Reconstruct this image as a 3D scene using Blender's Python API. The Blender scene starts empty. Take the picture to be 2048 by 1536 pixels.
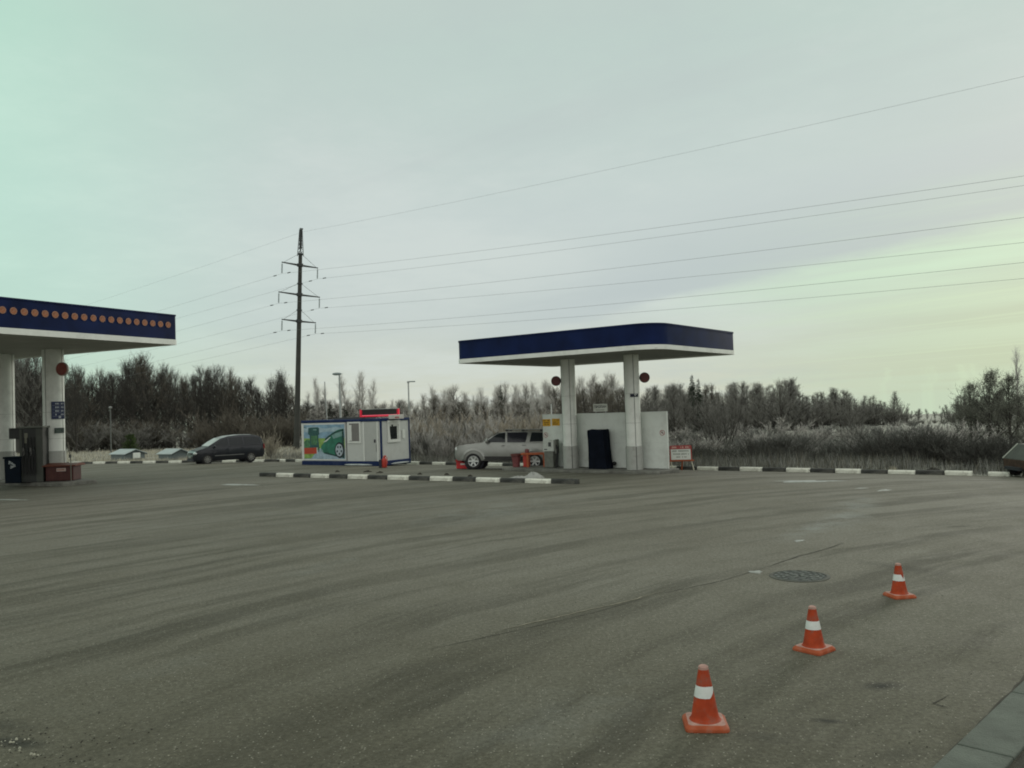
import bpy, bmesh, math, random
import numpy as np
from mathutils import Vector, Matrix

PI = math.pi
R = random.Random(7)
C = bpy.context.scene.collection
SC = bpy.context.scene

# ------------------------------------------------------------------ camera
F = 1666.0; W0, H0 = 2048.0, 1536.0
CAM = Vector((0, 0, 2.8))
ROLL = math.atan(0.033); PITCH = math.atan(46.5 / F)
r0 = Vector((1, 0, 0)); f0 = Vector((0, math.cos(PITCH), math.sin(PITCH))); u0 = Vector((0, -math.sin(PITCH), math.cos(PITCH)))
CR = r0 * math.cos(ROLL) - u0 * math.sin(ROLL)
CU = r0 * math.sin(ROLL) + u0 * math.cos(ROLL)
cd = bpy.data.cameras.new('camera'); cam = bpy.data.objects.new('camera', cd); C.objects.link(cam)
cd.sensor_width = 36; cd.lens = 36 * F / W0; cd.clip_start = 0.1; cd.clip_end = 6000
m = Matrix((CR, CU, -f0)).transposed().to_4x4(); m.translation = CAM
cam.matrix_world = m; SC.camera = cam
SC.cycles.pixel_filter_type = 'BLACKMAN_HARRIS'; SC.cycles.filter_width = 1.9      # the photograph is slightly soft

def ray(px, py):
    return f0 + CR * ((px - 1024) / F) - CU * ((py - 768) / F)
def project(p):
    d = Vector(p) - CAM; z = d.dot(f0)
    return (1024 + F * d.dot(CR) / z, 768 - F * d.dot(CU) / z)
def at(px, py, Y):
    d = ray(px, py); return CAM + d * (Y / d.y)

# ------------------------------------------------------------------ ground shape
UX, UY = 0.6, 0.8          # the station's two directions
VX, VY = -0.8, 0.6
BX, BY = -15.3, 55.2       # bend of the far kerb
def D1(x, y): return UX * x + UY * y - 35.0
def D2(x, y): return .322 * (x - BX) + .947 * (y - BY)
def DD(x, y): return np.maximum(D1(x, y), D2(x, y))
def sstep(t):
    t = np.clip(t, 0, 1); return t * t * (3 - 2 * t)
def G(x, y):
    d = DD(x, y)
    z = -0.30 * np.clip(1 + d / 5.5, 0, 1)
    return z - 1.6 * sstep((d - .6) / 70.0) - .022 * np.maximum(d - 150.0, 0)
def gz(x, y): return float(G(np.float64(x), np.float64(y)))
def gpt(px, py, up=0.0):
    d = ray(px, py); z = 0.0
    for _ in range(40):
        t = (z + up - CAM.z) / d.z
        p = CAM + d * t
        z = .5 * z + .5 * gz(p.x, p.y)
    return Vector((p.x, p.y, z))
def plan_hit(px, q, d):     # where the view column px meets the plan line q + t d
    py = 815 - .033 * (px - 1024)
    r = ray(px, py); rx, ry = r.x, r.y
    # q + t d = s r
    den = d[0] * ry - d[1] * rx
    return (q[1] * rx - q[0] * ry) / den

# ------------------------------------------------------------------ properties
def tag(o, label=None, cat=None, group=None, kind=None):
    if label: o['label'] = label
    if cat: o['category'] = cat
    if group: o['group'] = group
    if kind: o['kind'] = kind
    return o
def empty(name, loc=(0, 0, 0), rz=0.0):
    o = bpy.data.objects.new(name, None); C.objects.link(o)
    o.location = loc; o.rotation_euler = (0, 0, rz); o.empty_display_size = .2
    return o
def copy_tree(o, parent=None):
    c = o.copy(); C.objects.link(c); c.parent = parent
    for ch in list(o.children): copy_tree(ch, c)
    return c

# ------------------------------------------------------------------ materials
MATS = {}
def mat(name, col, rough=.6, metal=0.0, var=.12, scale=6.0, bump=0.0, bscale=None, dirt=None, spec=.4, emit=None, trans=0, coat=0.0):
    if name in MATS: return MATS[name]
    m = bpy.data.materials.new(name); m.use_nodes = True; MATS[name] = m
    nt = m.node_tree; b = nt.nodes['Principled BSDF']; N = nt.nodes.new; L = nt.links.new
    b.inputs['Roughness'].default_value = rough; b.inputs['Metallic'].default_value = metal
    b.inputs['Specular IOR Level'].default_value = spec
    if coat: b.inputs['Coat Weight'].default_value = coat; b.inputs['Coat Roughness'].default_value = .1
    tc = N('ShaderNodeTexCoord'); n = N('ShaderNodeTexNoise'); n.inputs['Scale'].default_value = scale; n.inputs['Detail'].default_value = 6
    L(tc.outputs['Object'], n.inputs['Vector'])
    rm = N('ShaderNodeValToRGB'); L(n.outputs['Fac'], rm.inputs['Fac'])
    lo = [c * (1 - var) for c in col]; hi = [min(1, c * (1 + var)) for c in col]
    rm.color_ramp.elements[0].position = .3; rm.color_ramp.elements[1].position = .7
    rm.color_ramp.elements[0].color = (*lo, 1); rm.color_ramp.elements[1].color = (*hi, 1)
    out = rm.outputs['Color']
    if dirt:        # (colour, amount, scale)
        n2 = N('ShaderNodeTexNoise'); n2.inputs['Scale'].default_value = dirt[2]; n2.inputs['Detail'].default_value = 8; n2.inputs['Roughness'].default_value = .7
        L(tc.outputs['Object'], n2.inputs['Vector'])
        mr = N('ShaderNodeMapRange'); mr.inputs['From Min'].default_value = .48; mr.inputs['From Max'].default_value = .68
        mr.inputs['To Max'].default_value = dirt[1]; L(n2.outputs['Fac'], mr.inputs['Value'])
        mx = N('ShaderNodeMixRGB'); mx.inputs['Color2'].default_value = (*dirt[0], 1); L(mr.outputs[0], mx.inputs['Fac']); L(out, mx.inputs['Color1']); out = mx.outputs['Color']
    L(out, b.inputs['Base Color'])
    if bump:
        nb = N('ShaderNodeTexNoise'); nb.inputs['Scale'].default_value = bscale or scale * 8; nb.inputs['Detail'].default_value = 5
        L(tc.outputs['Object'], nb.inputs['Vector'])
        bp = N('ShaderNodeBump'); bp.inputs['Strength'].default_value = bump; bp.inputs['Distance'].default_value = .02
        L(nb.outputs['Fac'], bp.inputs['Height']); L(bp.outputs['Normal'], b.inputs['Normal'])
    if emit:
        b.inputs['Emission Color'].default_value = (*emit[0], 1); b.inputs['Emission Strength'].default_value = emit[1]
    if trans: b.inputs['Transmission Weight'].default_value = trans
    return m

DIRT = (.10, .09, .075)
M = dict(
    white=mat('white_cladding', (.70, .72, .67), .45, var=.05, scale=1.2, dirt=((.35, .35, .31), .35, 1.5)),
    wall_white=mat('screen_wall_white', (.61, .645, .60), .55, var=.06, scale=.9, dirt=((.33, .33, .30), .4, 1.1)),
    soffit=mat('soffit_panel', (.46, .47, .43), .6, var=.12, scale=.8),
    navy=mat('navy_fascia', (.0046, .0118, .052), .55, var=.3, scale=1.1, spec=.10),
    roof=mat('canopy_roof', (.25, .26, .26), .8),
    grey_clad=mat('grey_column_cladding', (.36, .37, .34), .5, var=.1, scale=3, dirt=(DIRT, .4, 3)),
    seam=mat('dark_seam', (.03, .03, .03), .8),
    conc=mat('concrete', (.23, .235, .21), .9, var=.2, scale=5, bump=.4, dirt=(DIRT, .5, 3)),
    island=mat('island_concrete', (.15, .15, .13), .9, var=.25, scale=3, bump=.4, dirt=((.06, .055, .05), .7, 2)),
    kw=mat('white_kerb_paint', (.66, .67, .58), .7, var=.12, scale=4, bump=.25, bscale=30, dirt=((.22, .21, .17), .65, 5)),
    kb=mat('black_kerb_paint', (.035, .037, .033), .75, var=.4, scale=5, bump=.25, bscale=30, dirt=((.13, .125, .105), .6, 4)),
    steel=mat('galvanised_steel', (.30, .32, .31), .5, .6, var=.15, scale=3),
    pole=mat('weathered_concrete_pole', (.040, .042, .036), .85, var=.2, scale=2, dirt=((.04, .04, .038), .6, .8)),
    darksteel=mat('dark_steel', (.05, .055, .055), .6, .4, var=.2),
    insul=mat('insulator_glass', (.12, .16, .15), .3),
    wire=mat('aluminium_cable', (.22, .23, .23), .6, .2),
    black=mat('black_rubber', (.014, .014, .014), .7, var=.2),
    red=mat('red_paint', (.42, .035, .022), .5, var=.15, scale=4, dirt=((.16, .05, .03), .5, 4)),
    orange=mat('orange_paint', (.34, .075, .022), .5, var=.2, scale=4, dirt=((.25, .10, .05), .5, 5)),
    redbrown=mat('faded_red_plastic', (.17, .05, .05), .6, var=.2, scale=8),
    signwhite=mat('sign_white', (.62, .65, .60), .5, var=.06, scale=6),
    yellow=mat('yellow_sign', (.56, .30, .012), .5, var=.12, scale=10),
    bluecover=mat('blue_tarpaulin', (.0045, .0065, .0125), .8, spec=.08, var=.3, scale=3, bump=.5, bscale=5),
    bluebin=mat('dark_blue_plastic', (.002, .0065, .013), .6, spec=.12, var=.2, scale=4),
    glass=mat('dark_glass', (.012, .015, .017), .12, var=.1, spec=.35),
    glass2=mat('tinted_glass', (.016, .017, .022), .15, var=.1, spec=.35),
    ink=mat('dark_ink', (.03, .03, .04), .7, var=.05),
    discbrown=mat('dark_red_disc', (.11, .03, .026), .5, var=.15, scale=4),
    discorange=mat('orange_disc', (.28, .098, .042), .55, var=.35, scale=5),
    discring=mat('pale_orange_ring', (.30, .16, .10), .55, var=.1, scale=9),
    snow=mat('dirty_snow', (.34, .35, .325), .9, var=.15, scale=5, bump=.5, bscale=12, dirt=((.25, .25, .22), .6, 4)),
    frost=mat('hoar_frost', (.42, .46, .45), .9, var=.15, scale=5),
)

# ------------------------------------------------------------------ mesh builder
class MB:
    def __init__(s): s.v = []; s.f = []; s.m = []
    def add(s, vs, fs, mi=0, M4=None):
        o = len(s.v)
        if M4 is not None: vs = [tuple(M4 @ Vector(v)) for v in vs]
        s.v += [tuple(v) for v in vs]; s.f += [tuple(i + o for i in f) for f in fs]; s.m += [mi] * len(fs)
        return s
    def box(s, x0, x1, y0, y1, z0, z1, mi=0, M4=None):
        vs = [(x0, y0, z0), (x1, y0, z0), (x1, y1, z0), (x0, y1, z0), (x0, y0, z1), (x1, y0, z1), (x1, y1, z1), (x0, y1, z1)]
        return s.add(vs, [(3, 2, 1, 0), (4, 5, 6, 7), (0, 1, 5, 4), (1, 2, 6, 5), (2, 3, 7, 6), (3, 0, 4, 7)], mi, M4)
    def tube(s, p0, p1, ra, rb=None, n=8, mi=0, caps=True):
        p0 = Vector(p0); p1 = Vector(p1); rb = ra if rb is None else rb
        d = (p1 - p0).normalized(); a = d.orthogonal().normalized(); b = d.cross(a)
        vs = [p0 + (a * math.cos(2 * PI * i / n) + b * math.sin(2 * PI * i / n)) * ra for i in range(n)]
        vs += [p1 + (a * math.cos(2 * PI * i / n) + b * math.sin(2 * PI * i / n)) * rb for i in range(n)]
        fs = [(i, (i + 1) % n, n + (i + 1) % n, n + i) for i in range(n)]
        if caps: fs += [tuple(range(n - 1, -1, -1)), tuple(range(n, 2 * n))]
        return s.add(vs, fs, mi)
    def path(s, pts, r, n=6, mi=0):
        for a, b in zip(pts[:-1], pts[1:]): s.tube(a, b, r, r, n, mi)
        return s
    def lathe(s, prof, n=20, mi=0, M4=None, close=True):
        vs = []; fs = []; k = len(prof)
        for i in range(n):
            c, sn = math.cos(2 * PI * i / n), math.sin(2 * PI * i / n)
            vs += [(r * c, r * sn, z) for r, z in prof]
        for i in range(n):
            j = (i + 1) % n
            fs += [(i * k + q, j * k + q, j * k + q + 1, i * k + q + 1) for q in range(k - 1)]
        if close:
            fs += [tuple(i * k for i in range(n - 1, -1, -1)), tuple(i * k + k - 1 for i in range(n))]
        return s.add(vs, fs, mi, M4)
    def prism(s, poly, z0, z1, mi=0, M4=None, caps=True):
        n = len(poly)
        vs = [(x, y, z0) for x, y in poly] + [(x, y, z1) for x, y in poly]
        fs = [(i, (i + 1) % n, n + (i + 1) % n, n + i) for i in range(n)]
        if caps: fs += [tuple(range(n - 1, -1, -1)), tuple(range(n, 2 * n))]
        return s.add(vs, fs, mi, M4)
    def poly(s, pts, mi=0, M4=None): return s.add(pts, [tuple(range(len(pts)))], mi, M4)
    def sphere(s, c, rx, ry=None, rz=None, n=12, mi=0):
        ry = rx if ry is None else ry; rz = rx if rz is None else rz
        prof = [(max(1e-4, math.sin(PI * k / (n // 2 + 2))), -math.cos(PI * k / (n // 2 + 2))) for k in range(n // 2 + 3)]
        return s.lathe(prof, n, mi, Matrix.Translation(c) @ Matrix.Diagonal((rx, ry, rz, 1)))
    def build(s, name, mats, parent=None, smooth=False, bevel=0, segs=2, loc=None, angle=.6):
        me = bpy.data.meshes.new(name); me.from_pydata(s.v, [], s.f)
        if not isinstance(mats, (list, tuple)): mats = [mats]
        for q in mats: me.materials.append(q)
        if max(s.m, default=0): me.polygons.foreach_set('material_index', s.m)
        bm = bmesh.new(); bm.from_mesh(me); bmesh.ops.recalc_face_normals(bm, faces=bm.faces); bm.to_mesh(me); bm.free()
        o = bpy.data.objects.new(name, me); C.objects.link(o)
        if parent: o.parent = parent
        if loc is not None: o.location = loc
        if smooth:
            me.polygons.foreach_set('use_smooth', [True] * len(me.polygons))
            try: me.set_sharp_from_angle(angle=angle)
            except Exception: pass
        if bevel:
            bv = o.modifiers.new('bevel', 'BEVEL'); bv.width = bevel; bv.segments = segs; bv.limit_method = 'ANGLE'; bv.angle_limit = .5
        me.update()
        return o

def text(name, body, size, parent, M4, m, ext=.002):
    cu = bpy.data.curves.new(name, 'FONT'); cu.body = body; cu.size = size; cu.extrude = ext
    cu.align_x = 'CENTER'; cu.align_y = 'CENTER'; cu.materials.append(m)
    cu.offset = size * .022
    t = bpy.data.objects.new('writing', cu); C.objects.link(t); bpy.context.view_layer.update()
    me = bpy.data.meshes.new_from_object(t.evaluated_get(bpy.context.evaluated_depsgraph_get())); bpy.data.objects.remove(t); bpy.data.curves.remove(cu)
    o = bpy.data.objects.new(name, me); C.objects.link(o); o.parent = parent; o.matrix_local = M4
    return o
# frame whose local x runs along a wall, y up, z out of it towards the viewer
def face_frame(origin, xdir, zdir):
    x = Vector(xdir).normalized(); z = Vector(zdir).normalized(); y = z.cross(x)
    q = Matrix((x, y, z)).transposed().to_4x4(); q.translation = Vector(origin); return q
def glyph_bars(mb, x0, x1, y, h, z, seed, gap=.28):
    """rows of small strokes: print too small to read in the photograph"""
    rr = random.Random(seed); x = x0
    while x < x1:
        w = h * rr.uniform(.45, .8)
        if rr.random() > .14: mb.box(x, min(x + w, x1), y - h / 2 * rr.uniform(.7, 1), y + h / 2, z, z + .003)
        x += w + h * gap
    return mb
# ------------------------------------------------------------------ node helpers
class NB:
    def __init__(s, nt): s.nt = nt
    def n(s, t, **k):
        q = s.nt.nodes.new(t)
        for a, v in k.items(): setattr(q, a, v)
        return q
    def l(s, a, b): s.nt.links.new(a, b)
    def put(s, sock, v):
        if isinstance(v, (int, float)): sock.default_value = v
        elif isinstance(v, (tuple, list)): sock.default_value = v if len(v) == len(sock.default_value) else (*v, 1)
        else: s.l(v, sock)
    def math(s, op, a, b=0.0, c=0.0):
        q = s.n('ShaderNodeMath', operation=op); s.put(q.inputs[0], a); s.put(q.inputs[1], b); s.put(q.inputs[2], c); return q.outputs[0]
    def noise(s, vec, scale, detail=4, rough=.55, dim='3D'):
        q = s.n('ShaderNodeTexNoise', noise_dimensions=dim); s.l(vec, q.inputs['Vector']); q.inputs['Scale'].default_value = scale
        q.inputs['Detail'].default_value = detail; q.inputs['Roughness'].default_value = rough; return q.outputs['Fac']
    def mr(s, v, a, b, c=0.0, d=1.0, smooth=False):
        q = s.n('ShaderNodeMapRange'); q.interpolation_type = 'SMOOTHSTEP' if smooth else 'LINEAR'
        s.put(q.inputs[0], v)
        for i, x in enumerate((a, b, c, d)): s.put(q.inputs[1 + i], x)
        return q.outputs[0]
    def mix(s, f, a, b, mode='MIX'):
        q = s.n('ShaderNodeMixRGB', blend_type=mode); s.put(q.inputs[0], f); s.put(q.inputs[1], a); s.put(q.inputs[2], b); return q.outputs[0]
    def spot(s, vec, loc, rot, sx, sy):      # soft elongated patch on the ground
        q = s.n('ShaderNodeMapping', vector_type='TEXTURE'); s.l(vec, q.inputs[0])
        q.inputs[1].default_value = (loc[0], loc[1], 0); q.inputs[2].default_value = (0, 0, rot); q.inputs[3].default_value = (sx, sy, 1e3)
        v = s.n('ShaderNodeVectorMath', operation='LENGTH'); s.l(q.outputs[0], v.inputs[0])
        return s.mr(v.outputs['Value'], 1.0, 0.0, 0.0, 1.0, True)

def seg_spot(pa, pb, w):
    a = gpt(*pa); b = gpt(*pb); d = b - a
    return ((a + b) / 2, math.atan2(d.y, d.x), d.length / 2 + w, w)

def asphalt_material():
    m = bpy.data.materials.new('asphalt'); m.use_nodes = True; nt = m.node_tree; b = nt.nodes['Principled BSDF']; k = NB(nt)
    tc = k.n('ShaderNodeTexCoord'); P = tc.outputs['Object']
    # wheel tracks sweep round the forecourt: noise in polar coordinates
    sp = k.n('ShaderNodeSeparateXYZ'); k.l(P, sp.inputs[0])
    wob = k.noise(P, .25, 2)
    dx = k.math('SUBTRACT', sp.outputs[0], 19.7); dy = k.math('SUBTRACT', sp.outputs[1], -7.0)
    rad = k.math('SQRT', k.math('ADD', k.math('MULTIPLY', dx, dx), k.math('MULTIPLY', dy, dy)))
    rad = k.math('ADD', rad, k.math('MULTIPLY', wob, .9))
    ang = k.math('ARCTAN2', dx, k.math('ADD', dy, 60.0))
    th = k.math('ARCTAN2', dy, k.math('MULTIPLY', dx, -1.0))
    cb = k.n('ShaderNodeCombineXYZ'); k.l(rad, cb.inputs[0]); k.l(k.math('MULTIPLY', th, 2.2), cb.inputs[1])
    tr1 = k.noise(cb.outputs[0], 1.15, 6, .66)
    cb2 = k.n('ShaderNodeCombineXYZ'); k.l(rad, cb2.inputs[0]); k.l(k.math('MULTIPLY', th, 3.6), cb2.inputs[1]); cb2.inputs[2].default_value = 7.3
    tr2 = k.noise(cb2.outputs[0], 3.6, 5, .7)
    big = k.noise(P, .11, 5, .6); mid = k.noise(P, .7, 8, .78); mot = k.noise(P, 19, 8, .88); fine = k.noise(P, 22, 5, .7); grit = k.noise(P, 95, 3, .7)
    base = k.mix(k.mr(big, .35, .65), (.180, .171, .137), (.232, .226, .190))
    patchy = k.mr(k.noise(P, .22, 4, .6), .34, .60, .35, 1, True)
    f = k.math('MULTIPLY', k.mr(tr1, .44, .61, 0, 1, True), patchy)
    base = k.mix(k.math('MULTIPLY', f, .72), base, (.080, .076, .056))
    f2 = k.math('MULTIPLY', k.mr(tr2, .54, .70, 0, 1, True), patchy)
    base = k.mix(k.math('MULTIPLY', f2, .46), base, (.27, .265, .225))
    f3 = k.mr(mid, .45, .75)
    base = k.mix(k.math('MULTIPLY', f3, .30), base, (.115, .112, .080))
    # asphalt gets darker and slightly browner towards the camera
    base = k.mix(k.mr(sp.outputs[1], 6.5, 15.0, 1, 0, True), base, k.mix(1.0, base, (.69, .69, .625), 'MULTIPLY'))
    # frost sheen and worn pale patches
    frosts = [seg_spot((1660, 1075), (1730, 985), .8) + (.7,), seg_spot((1560, 1085), (1690, 1030), .5) + (.75,), seg_spot((900, 1040), (1080, 1008), 2.2) + (.45,),
              seg_spot((420, 1028), (900, 1022), .6) + (.28,), seg_spot((700, 1010), (1300, 990), 1.6) + (.25,), seg_spot((1000, 1500), (1250, 1380), 1.0) + (.25,),
              seg_spot((480, 1180), (760, 1100), .5) + (.25,), seg_spot((250, 1360), (480, 1300), .35) + (.28,)]
    fn = k.mr(k.noise(P, 1.3, 6, .7), .38, .66)
    for loc, rot, sx, sy, a in frosts:
        w = k.math('MULTIPLY', k.math('MULTIPLY', k.spot(P, loc, rot, sx, sy), fn), a * 1.25)
        base = k.mix(w, base, (.30, .32, .30))
    # stained spots and other dark patches
    dark_spots = [seg_spot((1740, 1374), (1792, 1370), .17) + (1.0,), seg_spot((1620, 1440), (1690, 1444), .08) + (.95,), seg_spot((1700, 1120), (1900, 1150), .35) + (.35,),
              seg_spot((1480, 1470), (1560, 1480), .18) + (.4,), seg_spot((-30, 1476), (88, 1494), .17) + (1.0,), seg_spot((-60, 1440), (60, 1462), .25) + (.5,), seg_spot((1100, 950), (1390, 945), .9) + (.4,),
              seg_spot((1740, 1520), (1850, 1500), .2) + (.35,), seg_spot((240, 975), (420, 950), .8) + (.22,)]
    sn = k.mr(k.noise(P, 5, 5, .7), .12, .5)
    for loc, rot, sx, sy, a in dark_spots:
        w = k.math('MULTIPLY', k.math('MULTIPLY', k.spot(P, loc, rot, sx, sy), sn), a)
        base = k.mix(w, base, (.035, .036, .028))
    # aggregate
    base = k.mix(k.mr(mot, .42, .62, 0, .95), base, k.mix(1.0, base, (.58, .57, .52), 'MULTIPLY'))
    base = k.mix(k.mr(mot, .48, .32, 0, .8), base, k.mix(1.0, base, (1.45, 1.45, 1.42), 'MULTIPLY'))
    base = k.mix(k.math('MULTIPLY', k.mr(fine, .38, .66), .62), base, k.mix(1.0, base, (.62, .62, .60), 'MULTIPLY'))
    vo = k.n('ShaderNodeTexVoronoi'); vo.inputs['Scale'].default_value = 34; k.l(P, vo.inputs['Vector'])
    st = k.mr(vo.outputs['Distance'], .16, .32, 1, 0)
    pick = k.n('ShaderNodeSeparateColor'); k.l(vo.outputs['Color'], pick.inputs[0])
    lite = k.math('MULTIPLY', st, k.mr(pick.outputs[0], .70, .92)); dark = k.math('MULTIPLY', st, k.mr(pick.outputs[1], .66, .84))
    base = k.mix(k.math('MULTIPLY', lite, .8), base, (.38, .37, .31)); base = k.mix(k.math('MULTIPLY', dark, .85), base, (.03, .03, .022))
    base = k.mix(k.mr(grit, .35, .65, .0, .6), base, k.mix(1.0, base, (.55, .56, .52), 'MULTIPLY'))
    k.l(base, b.inputs['Base Color'])
    k.put(b.inputs['Roughness'], k.mr(mid, .3, .7, .72, .92)); b.inputs['Specular IOR Level'].default_value = .22
    bp = k.n('ShaderNodeBump'); bp.inputs['Strength'].default_value = .55; bp.inputs['Distance'].default_value = .012
    k.l(k.math('ADD', k.math('ADD', fine, k.math('MULTIPLY', grit, .5)), k.math('MULTIPLY', tr1, 1.5)), bp.inputs['Height']); k.l(bp.outputs['Normal'], b.inputs['Normal'])
    return m

def grid_mesh(name, xs, ys, zf):
    X, Y = np.meshgrid(xs, ys); Z = zf(X, Y); n, mm = X.shape
    co = np.stack([X, Y, Z], -1).reshape(-1, 3)
    i = np.arange(n * mm).reshape(n, mm)
    fs = np.stack([i[:-1, :-1], i[:-1, 1:], i[1:, 1:], i[1:, :-1]], -1).reshape(-1, 4)
    me = bpy.data.meshes.new(name); me.from_pydata(co.tolist(), [], fs.tolist()); return me

# asphalt forecourt: clipped to the line of the far kerb
me = grid_mesh('asphalt_lot', np.arange(-70, 71, 1.0), np.arange(-30, 76, 1.0), lambda x, y: G(x, y))
bm = bmesh.new(); bm.from_mesh(me)
for nrm, co in (((UX, UY, 0), (UX * 35.08, UY * 35.08, 0)), ((.322, .947, 0), (BX + .03, BY + .08, 0))):
    bmesh.ops.bisect_plane(bm, geom=bm.verts[:] + bm.edges[:] + bm.faces[:], plane_co=co, plane_no=nrm, clear_outer=True)
bm.to_mesh(me); bm.free()
for q in me.polygons: q.use_smooth = True
ASPH = asphalt_material(); me.materials.append(ASPH)
lot = bpy.data.objects.new('asphalt_lot', me); C.objects.link(lot); tag(lot, kind='structure')

def ribbon(name, pts, w, m, z=.005, jit=.4, seed=1, parent=None, taper=True):
    rr = random.Random(seed); P = [gpt(*p) for p in pts]; Q = []
    for a, b in zip(P[:-1], P[1:]):
        n = max(2, int((b - a).length / .14))
        Q += [a.lerp(b, i / n) for i in range(n)]
    Q.append(P[-1]); vs = []; fs = []; off = 0
    for i, p in enumerate(Q):
        d = (Q[min(i + 1, len(Q) - 1)] - Q[max(i - 1, 0)]); d.z = 0; d.normalize(); nn = Vector((-d.y, d.x, 0))
        off = .8 * off + rr.uniform(-1, 1) * w * .8
        t = i / (len(Q) - 1); ww = w * (1 - jit + 2 * jit * rr.random()) * (min(1, 6 * t, 6 * (1 - t)) if taper else 1)
        c = p + nn * off
        for sgn in (-1, 1):
            q = c + nn * sgn * ww / 2; vs.append((q.x, q.y, gz(q.x, q.y) + z))
    fs = [(2 * i, 2 * i + 2, 2 * i + 3, 2 * i + 1) for i in range(len(Q) - 1)]
    o = MB().add(vs, fs).build(name, m, parent); return o
CRK = mat('crack_filler', (.038, .036, .026), .95, var=.4, scale=5)
SAND = mat('sand_line', (.175, .165, .12), .95, var=.3, scale=9)
for i, (pts, w) in enumerate([([(800, 1312), (1024, 1264), (1180, 1228), (1310, 1190)], .010), ([(1310, 1190), (1440, 1163), (1540, 1132)], .014), ([(1535, 1134), (1600, 1113), (1660, 1095), (1692, 1086)], .030),
                              ([(0, 1302), (260, 1262), (420, 1238)], .006), ([(1905, 1388), (1870, 1408), (1898, 1417)], .014),
                              ([(1250, 952), (1390, 944), (1470, 938)], .03), ([(1890, 1055), (1945, 1052)], .02)]):
    ribbon('crack', pts, w, CRK, seed=i, parent=lot)
ribbon('sand_streak', [(1000, 1262), (1200, 1215), (1330, 1180)], .03, SAND, seed=20, parent=lot)

# thin icy snow left on the asphalt
def patch(name, pa, pb, w, z, m, seed, n=40):
    a = gpt(*pa); b = gpt(*pb); d = b - a; L = d.length / 2; c = (a + b) / 2; an = math.atan2(d.y, d.x); rr = random.Random(seed)
    ph = [rr.uniform(0, 6) for _ in range(5)]
    vs = [(c.x, c.y, gz(c.x, c.y) + z)]; ring = 3
    for k in range(1, ring + 1):
        for i in range(n):
            t = 2 * PI * i / n; rad = (1 + .18 * math.sin(3 * t + ph[0]) + .14 * math.sin(5 * t + ph[1]) + .09 * math.sin(9 * t + ph[2]) + .07 * rr.uniform(-1, 1))
            q = k / ring * rad; x = L * q * math.cos(t); y = w * q * math.sin(t)
            X = c.x + x * math.cos(an) - y * math.sin(an); Y = c.y + x * math.sin(an) + y * math.cos(an)
            vs.append((X, Y, gz(X, Y) + z * (1 - (k / ring) ** 2 * .7) + (.002 if k < ring else 0)))
    fs = [(0, 1 + i, 1 + (i + 1) % n) for i in range(n)]
    for k in range(ring - 1):
        fs += [(1 + k * n + i, 1 + (k + 1) * n + i, 1 + (k + 1) * n + (i + 1) % n, 1 + k * n + (i + 1) % n) for i in range(n)]
    return MB().add(vs, fs).build(name, m, smooth=True)
ICE = mat('thin_ice', (.27, .285, .26), .5, var=.25, scale=8, dirt=((.18, .18, .15), .7, 3))
for i, (pa, pb, w, lab) in enumerate([((443, 969), (512, 970), .22, 'thin white snow streak lying on asphalt before the container cabin'),
                                      ((1555, 963), (1672, 962), .34, 'long thin icy snow patch along the roadside kerb'),
                                      ((1712, 977), (1735, 976), .09, 'small icy fleck between the long snow patch and manhole'),
                                      ((1758, 982), (1778, 979), .12, 'slanted icy fleck beside the trailer side of the forecourt'),
                                      ((-12, 999), (50, 1000), .16, 'white snow strip before the blue bin island'),
                                      ((1503, 1146), (1520, 1142), .10, 'little frozen puddle beside the manhole cover'),
                                      ((1590, 1083), (1606, 1080), .07, 'pale ice fleck on asphalt behind the manhole cover')]):
    o = patch('snow_patch' if 'snow' in lab else 'ice_patch', pa, pb, w, .008, ICE, i + 3); tag(o, lab, 'ice' if 'ic' in lab and 'snow' not in lab else 'snow')

# pothole with loose stones at the bottom corner
def gravel(name, n, fn, m, seed):
    rr = random.Random(seed); mb = MB()
    for _ in range(n):
        x, y, s = fn(rr); z = gz(x, y)
        a = rr.uniform(0, 6); vs = []
        for i in range(5):
            t = a + i * 2 * PI / 5; vs.append((x + s * math.cos(t) * rr.uniform(.6, 1.1), y + s * math.sin(t) * rr.uniform(.6, 1.1), z + .001))
        top = [(x + (v[0] - x) * .55, y + (v[1] - y) * .55, z + s * rr.uniform(.5, .9)) for v in vs]
        mb.add(vs + top, [(i, (i + 1) % 5, 5 + (i + 1) % 5, 5 + i) for i in range(5)] + [(5, 6, 7, 8, 9)])
    o = mb.build(name, m); tag(o, kind='stuff'); return o
def near_hole(rr):
    px = abs(rr.gauss(0, 150)); py = 1490 + rr.gauss(0, 38); p = gpt(px, min(1560, max(1405, py))); return p.x, p.y, rr.uniform(.004, .012)
def hole_fill(rr):
    p = gpt(rr.uniform(0, 85), rr.uniform(1478, 1512)); return p.x, p.y, rr.uniform(.008, .02)
def anywhere(rr):
    p = gpt(rr.uniform(-60, 2100), 1010 + 560 * rr.random() ** .7); return p.x, p.y, rr.uniform(.003, .009)
gravel('gravel', 120, near_hole, mat('dark_gravel', (.03, .03, .022), .9, var=.5, scale=3), 1)
gravel('gravel', 16, hole_fill, mat('pale_gravel', (.26, .26, .2), .9, var=.4, scale=3), 2)
gravel('gravel', 300, anywhere, MATS['dark_gravel'], 3)
gravel('gravel', 260, anywhere, MATS['pale_gravel'], 4)

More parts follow.
